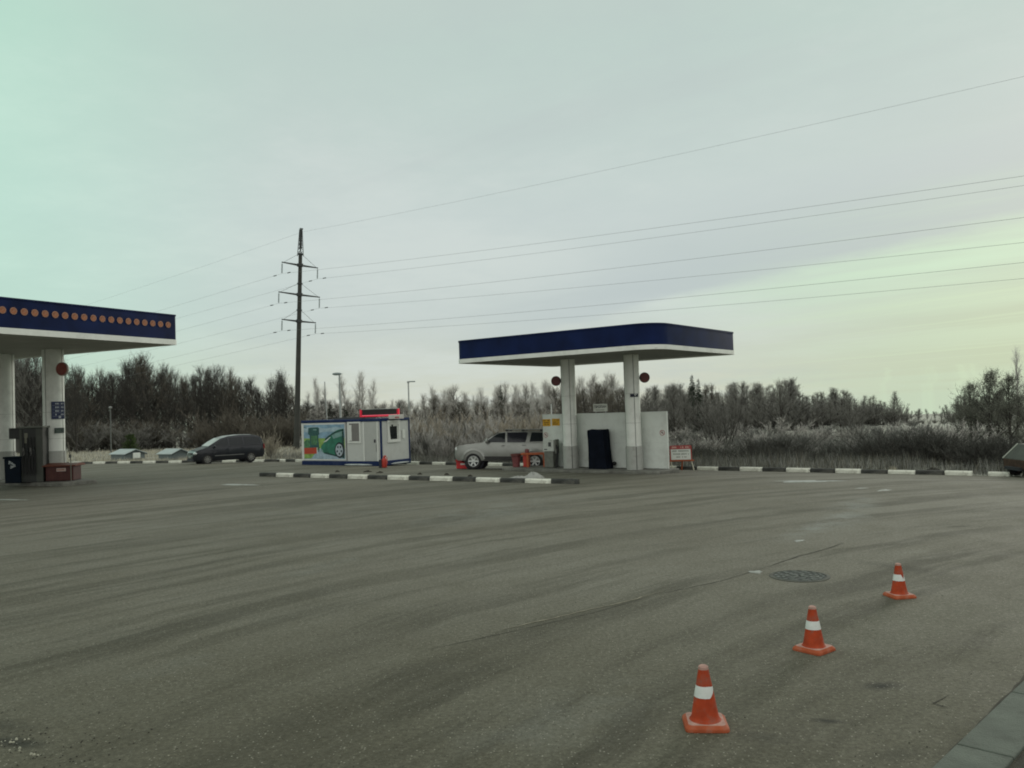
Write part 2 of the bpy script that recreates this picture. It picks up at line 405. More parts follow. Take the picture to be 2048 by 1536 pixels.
# field beyond the kerb, out to the horizon
fx = np.unique(np.concatenate([np.arange(-60, 61, 2.0), np.linspace(-60, -300, 40), np.linspace(60, 300, 40), np.linspace(-300, -2500, 30), np.linspace(300, 2500, 30)]))
fy = np.unique(np.concatenate([np.arange(-40, 110, 2.0), np.linspace(110, 400, 40), np.linspace(400, 3500, 40), np.linspace(-40, -400, 10)]))
def field_z(x, y):
    d = DD(x, y); z = G(x, y)
    rough = .10 * np.sin(.9 * x + .5 * y) * np.sin(.7 * y - .35 * x) + .06 * np.sin(2.1 * x) * np.sin(1.7 * y)
    return np.where(d < .25, z - .09, z - .02 + rough * np.clip((d - .3) / 4, 0, 1)) + np.where(d < -4, -.25, 0)
me = grid_mesh('field', fx, fy, field_z)
for q in me.polygons: q.use_smooth = True
m = bpy.data.materials.new('frosty_field'); m.use_nodes = True; b = m.node_tree.nodes['Principled BSDF']; k = NB(m.node_tree)
P = k.n('ShaderNodeTexCoord').outputs['Object']
c = k.mix(k.mr(k.noise(P, .06, 5), .35, .65), (.26, .26, .21), (.40, .405, .35))
c = k.mix(k.mr(k.noise(P, .6, 6, .7), .4, .7, 0, .7), c, (.17, .165, .125))
c = k.mix(k.mr(k.noise(P, 9, 5, .75), .42, .62, 0, .6), c, (.50, .51, .46))
k.l(c, b.inputs['Base Color']); b.inputs['Roughness'].default_value = .95; b.inputs['Specular IOR Level'].default_value = .1
bp = k.n('ShaderNodeBump'); bp.inputs['Strength'].default_value = .8; bp.inputs['Distance'].default_value = .12; k.l(k.noise(P, 5, 6, .7), bp.inputs['Height']); k.l(bp.outputs[0], b.inputs['Normal'])
me.materials.append(m); fo = bpy.data.objects.new('field', me); C.objects.link(fo); tag(fo, kind='structure')

# ------------------------------------------------------------------ sky
w = bpy.data.worlds.new('World'); SC.world = w; w.use_nodes = True; nt = w.node_tree; nt.nodes.clear(); k = NB(nt)
SUN_AZ, SUN_EL = math.radians(38), math.radians(13)
sky = k.n('ShaderNodeTexSky', sky_type='NISHITA'); sky.sun_disc = False; sky.sun_elevation = SUN_EL; sky.sun_rotation = SUN_AZ; sky.air_density = 1.2; sky.dust_density = 2.5
bg1 = k.n('ShaderNodeBackground'); k.l(sky.outputs[0], bg1.inputs[0]); bg1.inputs[1].default_value = .06
D = k.n('ShaderNodeTexCoord').outputs['Generated']
sp = k.n('ShaderNodeSeparateXYZ'); k.l(D, sp.inputs[0]); dx, dy, dz = sp.outputs
el = k.math('MAXIMUM', dz, 0.0)
rp = k.n('ShaderNodeValToRGB'); k.l(el, rp.inputs[0]); cr = rp.color_ramp
stops = [(0, (.63, .65, .53)), (.045, (.60, .65, .575)), (.11, (.575, .645, .625)), (.22, (.575, .655, .64)), (.40, (.53, .645, .60)), (.7, (.56, .60, .56)), (1, (.58, .58, .55))]
cr.elements[0].position, cr.elements[0].color = 0, (*stops[0][1], 1); cr.elements[1].position, cr.elements[1].color = 1, (*stops[-1][1], 1)
for p_, c_ in stops[1:-1]:
    e = cr.elements.new(p_); e.color = (*c_, 1)
# cloud deck: streaks running away along the station's long direction
den = k.math('ADD', el, .10)
cx = k.math('DIVIDE', dx, den); cy = k.math('DIVIDE', dy, den)
al = k.math('ADD', k.math('MULTIPLY', cx, VX), k.math('MULTIPLY', cy, VY)); ac = k.math('ADD', k.math('MULTIPLY', cx, UX), k.math('MULTIPLY', cy, UY))
cb = k.n('ShaderNodeCombineXYZ'); k.l(k.math('MULTIPLY', al, .16), cb.inputs[0]); k.l(k.math('MULTIPLY', ac, .85), cb.inputs[1])
n1 = k.noise(cb.outputs[0], .9, 6, .6)
cb2 = k.n('ShaderNodeCombineXYZ'); k.l(k.math('MULTIPLY', cx, .5), cb2.inputs[0]); k.l(k.math('MULTIPLY', cy, .5), cb2.inputs[1]); cb2.inputs[2].default_value = 3.1
n2 = k.noise(cb2.outputs[0], .95, 9, .68)
# the clearer, brighter strip low on the sun's side
azr = k.mr(dx, .15, .55, 0, 1, True)
band = k.math('MULTIPLY', k.mr(el, .02, .10, .55, 1, True), k.mr(el, .17, .30, 1, 0, True))
br = k.math('MULTIPLY', k.math('MULTIPLY', azr, band), k.mr(n1, .45, .58, .0, .55, True))
# edge of the cloud deck: one straight rim running to the horizon, clear strip beyond it
cc_ = k.math('DIVIDE', k.math('ADD', k.math('MULTIPLY', dx, .92), k.math('MULTIPLY', dy, .39)), k.math('MAXIMUM', dz, .03))
cc_ = k.math('ADD', cc_, k.math('MULTIPLY', k.math('SUBTRACT', n2, .5), 1.3))
rim = k.math('MULTIPLY', k.mr(cc_, 4.25, 4.9, 0, 1, True), k.mr(cc_, 4.9, 8.2, 1, .12, True))
rim = k.math('MULTIPLY', k.math('MULTIPLY', rim, k.mr(dx, .06, .50, 0, 1, True)), k.mr(n1, .40, .58, .35, 1, True))
sk = k.n('ShaderNodeCombineXYZ'); k.l(k.math('MULTIPLY', cc_, 1.1), sk.inputs[0]); k.l(k.math('MULTIPLY', al, .12), sk.inputs[1])
streak = k.math('MULTIPLY', k.math('MULTIPLY', k.mr(k.noise(sk.outputs[0], 1.0, 7, .68), .50, .66, 0, 1, True), azr), k.mr(cc_, 4.6, 5.6, 0, 1, True))
deck = k.math('MULTIPLY', k.math('MULTIPLY', k.mr(cc_, 2.0, 4.0, 0, 1, True), k.mr(cc_, 4.3, 4.8, 1, 0, True)), k.mr(dx, -.15, .2, 0, 1, True))
col = rp.outputs[0]
col = k.mix(k.mr(n2, .46, .66, 0, .50, True), col, (.67, .735, .705))
col = k.mix(k.mr(n2, .50, .30, 0, .42, True), col, (.49, .565, .565))
col = k.mix(k.mr(n1, .52, .70, 0, .45, True), col, (.50, .565, .56))
col = k.mix(k.math('MULTIPLY', k.math('MULTIPLY', azr, k.mr(el, .26, .06, 0, 1, True)), .85), col, (.475, .60, .44))
col = k.mix(k.math('MULTIPLY', deck, .7), col, (.48, .555, .57))
col = k.mix(k.math('MULTIPLY', br, .6), col, (.62, .80, .60))
col = k.mix(k.math('MULTIPLY', streak, .45), col, (.60, .76, .55))
col = k.mix(k.math('MULTIPLY', rim, .85), col, (.60, .80, .62))
col = k.mix(k.math('MULTIPLY', k.mr(dx, -.20, -.62, 0, 1, True), .66), col, k.mix(1.0, col, (.88, 1.28, 1.06), 'MULTIPLY'))
col = k.mix(k.mr(dy, .30, -.25, 0, .9, True), col, (.585, .59, .56))
# sky brightening added behind the camera and overhead, to light camera-facing surfaces
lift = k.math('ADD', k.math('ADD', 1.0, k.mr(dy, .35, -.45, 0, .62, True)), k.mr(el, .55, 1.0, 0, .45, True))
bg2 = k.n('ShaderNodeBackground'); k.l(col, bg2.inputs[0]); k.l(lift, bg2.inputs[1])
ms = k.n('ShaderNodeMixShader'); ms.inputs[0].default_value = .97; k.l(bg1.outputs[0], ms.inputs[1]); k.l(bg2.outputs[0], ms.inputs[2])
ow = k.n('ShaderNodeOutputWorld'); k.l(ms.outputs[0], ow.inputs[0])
sl = bpy.data.lights.new('sun', 'SUN'); sl.energy = .8; sl.angle = math.radians(14); sl.color = (1, .95, .84)
so = bpy.data.objects.new('sun', sl); C.objects.link(so)
sd = Vector((math.sin(SUN_AZ) * math.cos(SUN_EL), math.cos(SUN_AZ) * math.cos(SUN_EL), math.sin(SUN_EL)))
so.rotation_euler = sd.to_track_quat('Z', 'Y').to_euler(); so.location = sd * 60
SC.view_settings.view_transform = 'Standard'; SC.view_settings.look = 'None'; SC.view_settings.exposure = 0; SC.view_settings.gamma = 1

# ------------------------------------------------------------------ kerbs
def ordinal(i):
    a = 'first second third fourth fifth sixth seventh eighth ninth tenth eleventh twelfth thirteenth fourteenth fifteenth sixteenth seventeenth eighteenth nineteenth twentieth'.split()
    return a[i] if i < 20 else 'twenty-' + a[i - 20]
def kerb_mesh(L, m, name, h=.17):
    mb = MB(); y0 = -.09; y1 = .09
    mb.prism([(y0, -.18), (y1, -.18), (y1, h - .01), (y1 - .02, h), (y0 + .035, h), (y0 + .008, h - .05)], -L / 2, L / 2,
             M4=Matrix(((0, 0, 1, 0), (1, 0, 0, 0), (0, 1, 0, 0), (0, 0, 0, 1))))
    o = mb.build(name, m, bevel=.012, segs=2); return o
def kerb_row(p0, direction, L, n, first_black, labelf, group, rz, seed, skip=()):
    pr = {True: kerb_mesh(L - .018, M['kb'], 'kerb_stone'), False: kerb_mesh(L - .018, M['kw'], 'kerb_stone')}
    used = set(); rr = random.Random(seed); out = []
    for i in range(n):
        if i in skip: continue
        blk = (i % 2 == 0) == first_black
        o = pr[blk] if blk not in used else pr[blk].copy()
        if blk in used: C.objects.link(o)
        used.add(blk)
        x = p0[0] + direction[0] * L * (i + .5); y = p0[1] + direction[1] * L * (i + .5)
        o.location = (x + rr.uniform(-.01, .01), y + rr.uniform(-.01, .01), gz(x, y) + rr.uniform(-.012, .008))
        o.rotation_euler = (rr.uniform(-.015, .015), 0, rz + rr.uniform(-.012, .012))
        tag(o, labelf(i, blk), 'kerb stone', group); out.append(o)
    return out
DRZ = math.atan2(-VY, -VX)      # direction of the kerbs, pointing to the trailer side
dv = (-VX, -VY)
# row before the pump wall
a = gpt(521, 952.5); b_ = gpt(1158, 968); t = (b_ - a).length; dn = ((b_.x - a.x) / t, (b_.y - a.y) / t); Ln = t / 15
kerb_row((a.x, a.y), dn, Ln, 15, True, lambda i, b: f'{"black" if b else "white"} kerb stone, {ordinal(i)} from the container end of the separate kerb row', 'kerb stones of the separate row on the forecourt', math.atan2(dn[1], dn[0]), 5)
# long roadside row
u35 = (UX * 35, UY * 35)
t0 = plan_hit(2011, u35, dv); t1 = plan_hit(1475, u35, dv); Lr = (plan_hit(1882, u35, dv) - t1) / 8
n_r = 13
end = (u35[0] + dv[0] * t0, u35[1] + dv[1] * t0)
print('kerb', Ln, Lr, t0, t1)
def far_label(i, b):
    j = n_far - 1 - i
    cname = 'black' if b else 'white'
    if j < 13: return f'{cname} kerb stone, {ordinal(j)} from the trailer along the roadside kerb'
    return f'{cname} kerb stone of the roadside kerb behind the pump wall, silver car and container'
# phase: white stone spans 1475..1519, black 1519..1568
tb = plan_hit(BX and 560, u35, dv)
n_far = int(round((plan_hit(1882, u35, dv) - tb) / Lr)) + 3
ts = plan_hit(1882, u35, dv) + 3 * Lr - n_far * Lr
far_row = kerb_row((u35[0] + dv[0] * ts, u35[1] + dv[1] * ts), dv, Lr, n_far, (n_far % 2 == 0), far_label, 'kerb stones of the long roadside row', DRZ, 6, skip=(n_far - 2,))
for o, pa, pb in ((far_row[-2], 1882, 1938), (far_row[-1], 1968, 2012)):
    ta, tb2 = plan_hit(pa, u35, dv), plan_hit(pb, u35, dv); t = (ta + tb2) / 2
    o.scale.x = (tb2 - ta) / Lr; o.location.x = u35[0] + dv[0] * t; o.location.y = u35[1] + dv[1] * t
# row on the meadow side
Ld = 1.12; dl = (-.947, .322); n_l = 34
kerb_row((BX + dl[0] * .3, BY + dl[1] * .3), dl, Ld, n_l, True, lambda i, b: f'{"black" if b else "white"} kerb stone of the row along the pale meadow behind the dark van', 'kerb stones along the meadow', math.atan2(-dl[1], -dl[0]), 8)

# concrete edging strip in the bottom corner
A = gpt(1870, 1536); B = gpt(2048, 1365); d = (B - A).normalized(); nn = Vector((d.y, -d.x, 0)); A2 = A - d * 3.2
edge = MB(); Wd = .40
jt = gpt(1995, 1514); tj = (jt - A2).dot(d); step = 1.55
k0 = tj - step * math.ceil(tj / step)
s_ = k0
while s_ < 12:
    q = Matrix((d, nn, Vector((0, 0, 1)))).transposed().to_4x4(); q.translation = A2
    edge.box(s_ + .006, s_ + step - .006, 0, Wd, -.1, .028, 0, q); s_ += step
eo = edge.build('pavement_edging', mat('edging_concrete', (.095, .110, .090), .9, var=.16, scale=3, bump=.5, bscale=60, dirt=((.045, .05, .04), .6, 5)), bevel=.012); tag(eo, kind='structure')
ribbon('edge_gap', [(1862, 1541), (1956, 1452), (2046, 1366), (2070, 1343)], .022, CRK, z=.006, parent=lot, seed=4, taper=False)
soil = MB(); q = Matrix((d, nn, Vector((0, 0, 1)))).transposed().to_4x4(); q.translation = A2
soil.box(-1, 13, Wd + .01, Wd + 1.6, -.2, -.045 + .05, 0, q)
sm = soil.build('soil_strip', mat('dark_soil', (.035, .034, .024), .95, var=.5, scale=8, bump=.8)); tag(sm, kind='structure')
# ------------------------------------------------------------------ canopies
def round_rect(hx, hy, radii, n=8):
    # corners in order (-,-) (+,-) (+,+) (-,+)
    pts = []
    for (sx, sy), r_, a0 in zip(((-1, -1), (1, -1), (1, 1), (-1, 1)), radii, (PI, 1.5 * PI, 0, .5 * PI)):
        cx = sx * (hx - r_); cy = sy * (hy - r_)
        for i in range(n + 1):
            a = a0 + .5 * PI * i / n; pts.append((cx + r_ * math.cos(a), cy + r_ * math.sin(a)))
    return pts
def canopy(name, label, center, rz, hx, hy, radii, zb, band, top):
    root = empty(name, (center[0], center[1], 0), rz); tag(root, label, 'canopy')
    o = round_rect(hx, hy, radii); o2 = round_rect(hx + .025, hy + .025, [q + .02 for q in radii]); oi = round_rect(hx - .06, hy - .06, [max(.05, q - .06) for q in radii])
    MB().prism(o, zb + band, top, caps=False).build('fascia', M['navy'], root, smooth=True, angle=.5)
    # white band with a real lip below and above
    n = len(o); t = MB(); vs = [(x, y, zb) for x, y in o2] + [(x, y, zb + band) for x, y in o2] + [(x, y, zb + band) for x, y in o] + [(x, y, zb) for x, y in oi] + [(x, y, zb + .05) for x, y in oi]
    fs = []
    for i in range(n):
        j = (i + 1) % n
        fs += [(i, j, n + j, n + i), (n + i, n + j, 2 * n + j, 2 * n + i), (3 * n + i, 3 * n + j, j, i), (4 * n + i, 4 * n + j, 3 * n + j, 3 * n + i)]
    t.add(vs, fs).build('fascia_band', M['white'], root, smooth=True, angle=.5)
    sf = MB().poly([(x, y, zb + .04) for x, y in oi])
    sf.build('soffit', M['soffit'], root)
    pj = MB()
    for i in range(1, int(2 * hx / .3)):
        x = -hx + .3 * i; pj.box(x - .008, x + .008, -hy + .12, hy - .12, zb + .032, zb + .039)
    pj.build('soffit_joint', M['seam'], root)
    MB().poly([(x, y, top - .05) for x, y in o]).build('roof', M['roof'], root)
    cap = MB(); vs = [(x, y, top) for x, y in o] + [(x, y, top + .035) for x, y in o2] + [(x, y, top - .03) for x, y in o2] + [(x, y, top + .035) for x, y in oi] 
    fs = []
    for i in range(n):
        j = (i + 1) % n; fs += [(2 * n + i, 2 * n + j, n + j, n + i), (n + i, n + j, 3 * n + j, 3 * n + i)]
    cap.add(vs, fs).build('roof_edge', M['navy'], root, smooth=True, angle=.5)
    return root
def column(root, x, y, r_, z0, ztop, zc, seam_a):
    c = MB().lathe([(r_, z0), (r_, ztop)], 28, close=False).build('column', M['white'], root, smooth=True, loc=(x, y, 0))
    MB().lathe([(r_ + .03, z0), (r_ + .03, zc - .02), (r_ + .012, zc), (r_, zc)], 28, close=False).build('base_cladding', M['grey_clad'], c, smooth=True)
    s = MB()
    for a in seam_a:
        cx, cy = math.cos(a), math.sin(a); q = Matrix.Rotation(a, 4, 'Z')
        s.box(r_ - .01, r_ + .006, -.009, .009, zc, ztop - .02, 0, q); s.box(r_ + .02, r_ + .036, -.012, .012, z0 + .01, zc - .03, 0, q)
    s.build('cladding_seam', M['seam'], c)
    for z in (z0 + 1.9, z0 + 3.1):
        MB().lathe([(r_ + .001, z - .006), (r_ + .004, z), (r_ + .001, z + .006)], 28, close=False).build('panel_joint', M['grey_clad'], c)
    return c
def toward(x, y):   # unit plan vector from a place to the camera
    d = Vector((-x, -y)); return d.normalized()

# ---- propane canopy
P0 = (5.25, 29.95); LU, LV = 7.45, 9.55
RZ = math.atan2(UY, UX)
cc = (P0[0] + UX * LU / 2 + VX * LV / 2, P0[1] + UY * LU / 2 + VY * LV / 2)
ZB = 4.75
can = canopy('fuel_canopy', 'flat canopy with plain dark blue fascia over the white propane wall', cc, RZ, LU / 2, LV / 2, (.95, .35, .3, .4), ZB, .17, 5.68)
CI = -.55    # columns' local x
qa = (cc[0] + UX * CI, cc[1] + UY * CI)
tl = plan_hit(1138, qa, (VX, VY)); tr = plan_hit(1265, qa, (VX, VY))
ZI = .10
for t in (tl, tr):
    column(can, CI, t, .31, ZI, ZB + .05, 1.06, (PI + .75, PI - .9))
colL = (qa[0] + VX * tl, qa[1] + VY * tl); colR = (qa[0] + VX * tr, qa[1] + VY * tr)
print('propane columns', tl, tr, project((*colL, ZI)), project((*colR, ZI)))
# island under it
isl = MB(); wl = (qa[0] + UX * .42, qa[1] + UY * .42)
wt0 = plan_hit(1084, wl, (VX, VY)); wt1 = plan_hit(1331, wl, (VX, VY))
WL = wt0 - wt1
wm = (wt0 + wt1) / 2
irt = empty('pump_island', (wl[0] + VX * wm, wl[1] + VY * wm, 0), RZ); tag(irt, 'low concrete island under the white propane wall and two columns', 'pump island')
isl.box(-1.35, .55, -WL / 2 - .25, WL / 2 + 1.35, -.3, ZI)
isl.build('island_slab', M['island'], irt, bevel=.04)
# white screen wall: butted panels
wall = empty('screen_wall', (wl[0] + VX * wm, wl[1] + VY * wm, ZI), RZ); tag(wall, 'white panelled wall standing behind the two propane canopy columns', 'wall')
WH = 2.30; npan = 5; pw = WL / npan
for i in range(npan):
    y0 = -WL / 2 + i * pw
    for z0, z1 in ((.012, 1.05), (1.052, WH)):
        MB().box(0, .12, y0 + .0007, y0 + pw - .0007, z0, z1).build('wall_panel', M['wall_white'], wall, bevel=.004)
MB().box(.005, .115, -WL / 2 + .004, WL / 2 - .004, 0, WH - .01).build('core', M['seam'], wall)
MB().box(-.012, .132, -WL / 2 - .012, WL / 2 + .012, WH + .002, WH + .03).build('coping', M['wall_white'], wall)
MB().box(-.01, .13, -WL / 2 - .012, -WL / 2 - .001, .012, WH).build('edge_strip', M['wall_white'], wall)
rs = MB().box(.0, .13, WL / 2 + .001, WL / 2 + .014, .012, WH).build('edge_strip', M['seam'], wall)
XW = Vector((-VX, -VY, 0)); ZW = Vector((-UX, -UY, 0))
def on_wall(px, py, off=.0):
    """a point of the wall's front face seen at that pixel"""
    t = plan_hit(px, wl, (VX, VY)); x = wl[0] + VX * t; y = wl[1] + VY * t
    z = at(px, py, y).z
    return Vector((x - UX * off, y - UY * off, z))
def wall_box(name, pxa, pya, pxb, pyb, m, off=.001, th=.02, label=None, cat=None, group=None, bevel=0):
    a = on_wall(pxa, pyb, off); b = on_wall(pxb, pyb, off); h = abs(on_wall(pxa, pya).z - a.z)
    wd = (b - a).dot(XW); o_ = a + XW * wd / 2; o_.z = a.z + h / 2
    root = empty(name, (0, 0, 0)); root.matrix_world = face_frame(o_, XW, ZW)
    if label: tag(root, label, cat, group)
    return root, wd, h
for i, (xa, xb, ya, yb) in enumerate(((1084.5, 1100, 838.5, 852.5), (1103, 1118.5, 837.5, 851.5))):
    r_, wd, h = wall_box('warning_sign', xa, ya, xb, yb, None, label=('yellow sign at the very end of the white wall above the gas pump', 'yellow sign next to the white column above the gas pump')[i], cat='sign', group='yellow signs on the wall')
    MB().box(-wd / 2, wd / 2, -h / 2, h / 2, 0, .012).build('sign_plate', M['yellow'], r_, bevel=.003)
    g = MB()
    for row, yy in enumerate((.09, .0, -.08)): glyph_bars(g, -wd * (.40, .33, .38)[row], wd * (.40, .36, .30)[row], yy, .05, .0121, 40 + i * 5 + row)
    g.build('sign_print', mat('brown_print', (.10, .055, .012), .7), r_)
for i, (px, py, lab) in enumerate(((1090, 870, 'faint round prohibition sign on the wall over the gas pump'), (1322.5, 865.5, 'round prohibition sign on the wall beside the plain free end'))):
    o_ = on_wall(px, py, .001); root = empty('prohibition_sign', (0, 0, 0)); root.matrix_world = face_frame(o_, XW, ZW); tag(root, lab, 'sign')
    MB().lathe([(.12, 0), (.12, .008), (.0005, .0081)], 28).build('sign_disc', M['signwhite'], root)
    rg = mat('faded_red_ring', (.30, .10, .095), .6)
    g = MB(); n = 28
    for q in range(n):
        a0, a1 = 2 * PI * q / n, 2 * PI * (q + 1) / n
        g.add([(.088 * math.cos(a0), .088 * math.sin(a0), .0088), (.115 * math.cos(a0), .115 * math.sin(a0), .0088), (.115 * math.cos(a1), .115 * math.sin(a1), .0088), (.088 * math.cos(a1), .088 * math.sin(a1), .0088)], [(0, 1, 2, 3)])
    g.box(-.09, .09, -.012, .012, .0082, .0095, 0, Matrix.Rotation(-.78, 4, 'Z')); g.build('red_ring', rg, root)
    MB().box(-.055, .045, -.012, .012, .0082, .0092).box(-.012, .012, -.05, .06, .0084, .0094).build('pictogram', M['ink'], root)
# PROPANE board on top of the wall
o_ = on_wall(1199, 815.5, -.05); root = empty('propane_sign', (0, 0, 0)); root.matrix_world = face_frame(o_, XW, ZW); tag(root, 'small white board lettered ПРОПАН on top of the white wall', 'sign')
bw = (on_wall(1213, 815) - on_wall(1185, 815)).length; bh = .32
MB().box(-bw / 2, bw / 2, -bh / 2, bh / 2, -.015, .0).build('sign_board', mat('sign_offwhite', (.52, .54, .48), .6, var=.12), root, bevel=.004)
text('lettering', 'ПРОПАН', .155, root, Matrix.Translation((0, .035, .002)) @ Matrix.Diagonal((.92, 1, 1, 1)), M['ink'])
MB().box(-bw * .3, bw * .3, -.105, -.085, 0, .003).build('underline', M['ink'], root)
g = MB()
for x in (-bw * .35, bw * .35): g.box(x - .015, x + .015, -bh / 2 - .12, -.04, -.04, -.0155)
g.build('bracket', M['steel'], root)
# pale thin pole behind the wall
pp = at(1103.5, 840, 45.0); z0 = gz(pp.x, pp.y)
po = MB().tube((0, 0, 0), (0, 0, at(1103, 808, 45).z - z0), .045, .035, 8).build('marker_post', mat('pale_post', (.5, .52, .5), .6), loc=(pp.x, pp.y, z0)); tag(po, 'thin pale post rising behind the wall above the yellow signs', 'post')

# lollipop discs on the columns
def lollipop(px, py, Y, rad, face, arm_to, label, m_face, m_rim):
    c = at(px, py, Y); root = empty('disc_sign', (0, 0, 0)); z = Vector((face[0], face[1], 0)).normalized()
    root.matrix_world = face_frame(c, Vector((-z.y, z.x, 0)), z); tag(root, label, 'sign', None)
    MB().lathe([(rad, -.10), (rad, .0)], 36, close=True).build('disc_box', m_rim, root, smooth=True, bevel=.01)
    MB().lathe([(rad * .90, .001), (rad * .90, .012), (.0005, .013)], 36, close=False).build('disc_face', m_face, root, smooth=True)
    inv = root.matrix_world.inverted(); a = inv @ Vector(arm_to); b = Vector((0, 0, -.05)); d = (a - b); s = b + d.normalized() * rad * .97
    MB().tube(s, a, .045, .045, 8).build('bracket', M['darksteel'], root)
    return root
zl = at(1112, 762, colL[1]).z; zr = at(1289, 755, colR[1]).z
tw = toward(*colL)
def side_of(col, px, rad): # point of column surface towards that side
    return None
lollipop(1112, 762, colL[1] + .1, .215, (-.1, -1), (colL[0] - .28, colL[1], zl + .02), 'dark red disc bracketed to the propane column beside the gas pump', M['discbrown'], M['darksteel'])
lollipop(1289, 755, colR[1] + .1, .215, (-.15, -1), (colR[0] + .28, colR[1], zr - .02), 'dark red disc on the propane column next to the free wall end', M['discbrown'], M['darksteel'])
# small dark plaque on the second column
p = at(1272, 790.5, colR[1] - .31); d = toward(*colR); d3 = Vector((d.x + .25, d.y, 0)).normalized()
q = Vector((colR[0], colR[1], p.z)) + d3 * .315; root = empty('column_plaque', (0, 0, 0)); root.matrix_world = face_frame(q, Vector((-d3.y, d3.x, 0)), d3); tag(root, 'small dark plaque on the propane column below its disc', 'plaque')
MB().box(-.16, .16, -.065, .065, -.03, .012).build('plate', mat('plaque_navy', (.012, .016, .03), .5), root)
MB().box(.02, .05, -.04, .04, .0125, .0145, 0, Matrix.Rotation(.5, 4, 'Z')).box(.07, .10, -.03, .05, .0125, .0145, 0, Matrix.Rotation(.5, 4, 'Z')).build('mark', M['signwhite'], root)

# gas pump at the wall's end
def place_front(px, py_base, off, zbase=ZI):
    q = (wl[0] - UX * off, wl[1] - UY * off); t = plan_hit(px, q, (VX, VY)); return Vector((q[0] + VX * t, q[1] + VY * t, zbase))
p = place_front(1099.5, 934, .42); pump = empty('gas_pump', p, RZ - PI / 2); tag(pump, 'white gas pump with hanging hose below the two yellow signs', 'fuel pump')
PWH = mat('pump_white', (.46, .48, .44), .45, var=.08, scale=5, dirt=((.2, .2, .17), .4, 6)); PGR = mat('pump_grey', (.13, .135, .115), .6, var=.2, scale=6)
# local: x along the wall (to the viewer's right), -y towards the viewer
MB().box(-.25, .22, -.2, .2, .02, .72).build('lower_cabinet', PGR, pump, bevel=.015)
MB().box(-.29, .27, -.22, .22, .72, 1.21).build('upper_cabinet', PWH, pump, bevel=.02)
MB().box(-.0, .15, -.228, -.2205, .93, 1.12).build('display', mat('display_dark', (.08, .085, .075), .3), pump)
g = MB()
for z in (1.075, 1.02, .965): g.box(.02, .13, -.232, -.2285, z - .014, z + .014)
g.build('display_digits', M['ink'], pump)
MB().box(-.22, -.06, -.2305, -.2205, .79, .83).build('nameplate', M['ink'], pump)
MB().box(.272, .36, -.14, .10, .62, 1.24).build('nozzle_holster', PGR, pump, bevel=.02)
hs = [(.37, -.10, .92), (.46, -.16, .90), (.43, -.2, .60), (.40, -.22, .30), (.36, -.24, .08), (.44, -.26, .035), (.47, -.22, .2), (.46, -.16, .55), (.42, -.10, .86)]
MB().path(hs, .024, 8).build('hose', M['black'], pump, smooth=True)
MB().tube((.37, -.12, 1.0), (.39, -.15, .83), .035, .028, 8).tube((.39, -.15, .9), (.52, -.17, .93), .022, .016, 8).build('nozzle', M['black'], pump)

# pump under a blue cover
p = place_front(1196, 935, .45); cv = empty('covered_pump', p, RZ - PI / 2); tag(cv, 'tall pump wrapped in a dark blue cloth cover between the columns', 'fuel pump')
def cover_mesh():
    mb = MB(); lev = [(0.0, .46, .30), (.12, .455, .30), (.45, .44, .285), (.85, .425, .27), (1.25, .42, .265), (1.50, .425, .265), (1.60, .42, .26), (1.645, .39, .24)]
    n = 40; vs = []; rr = random.Random(3); ph = [rr.uniform(0, 6) for _ in range(6)]
    for z, hx, hy in lev:
        for i in range(n):
            a = 2 * PI * i / n; c, s = math.cos(a), math.sin(a); k_ = 1 / max(abs(c), abs(s)) ** .86
            fold = 1 + (.035 * math.sin(7 * a + ph[0] + z) + .022 * math.sin(11 * a + ph[1] - 1.5 * z)) * (1.0 - .65 * z / 1.65)
            sh = -.055 + .09 * (1 - z / 1.65)
            vs.append((hx * c * k_ * fold * .98 + sh * 0.9, hy * s * k_ * fold, z + (.012 * math.sin(3 * a) if z > 1.5 else 0)))
    fs = []
    for l_ in range(len(lev) - 1):
        fs += [(l_ * n + i, l_ * n + (i + 1) % n, (l_ + 1) * n + (i + 1) % n, (l_ + 1) * n + i) for i in range(n)]
    fs.append(tuple((len(lev) - 1) * n + i for i in range(n))); return mb.add(vs, fs)
cover_mesh().build('cloth_cover', M['bluecover'], cv, smooth=True, angle=1.2)
p = place_front(1224.5, 925, .12); bl = MB().sphere((0, 0, 0), .085, n=16).tube((0, .08, 0), (0, .2, 0), .04, .04, 8).build('pipe_cap', M['black'], smooth=True, loc=(p.x, p.y, ZI + .20)); bl.rotation_euler = (0, 0, RZ - PI / 2); tag(bl, 'round black pipe end low on the wall beside the blue cover', 'pipe')

# red bucket and orange stand at the wall end
b0 = gpt(1033, 940); bk = empty('waste_bin', b0); tag(bk, 'faded red pleated bin standing before the silver car', 'bin')
mb = MB(); n = 40; lev = [(0, .13), (.02, .15), (.35, .165), (.62, .20), (.64, .235), (.72, .235), (.725, .22)]; vs = []
for z, r_ in lev:
    for i in range(n):
        a = 2 * PI * i / n; pl = (1 + .035 * (1 if i % 4 < 2 else -1)) if .01 < z < .63 else 1; vs.append((r_ * pl * math.cos(a), r_ * pl * math.sin(a), z))
fs = [(l_ * n + i, l_ * n + (i + 1) % n, (l_ + 1) * n + (i + 1) % n, (l_ + 1) * n + i) for l_ in range(len(lev) - 1) for i in range(n)] + [tuple(range(n - 1, -1, -1))]
mb.add(vs, fs).build('bin_body', M['redbrown'], bk, smooth=True, angle=.5)
MB().lathe([(.238, .64), (.25, .65), (.25, .73), (.21, .735), (.21, .66)], 32, close=False).build('bin_rim', mat('dark_red_rim', (.12, .035, .03), .6), bk, smooth=True)
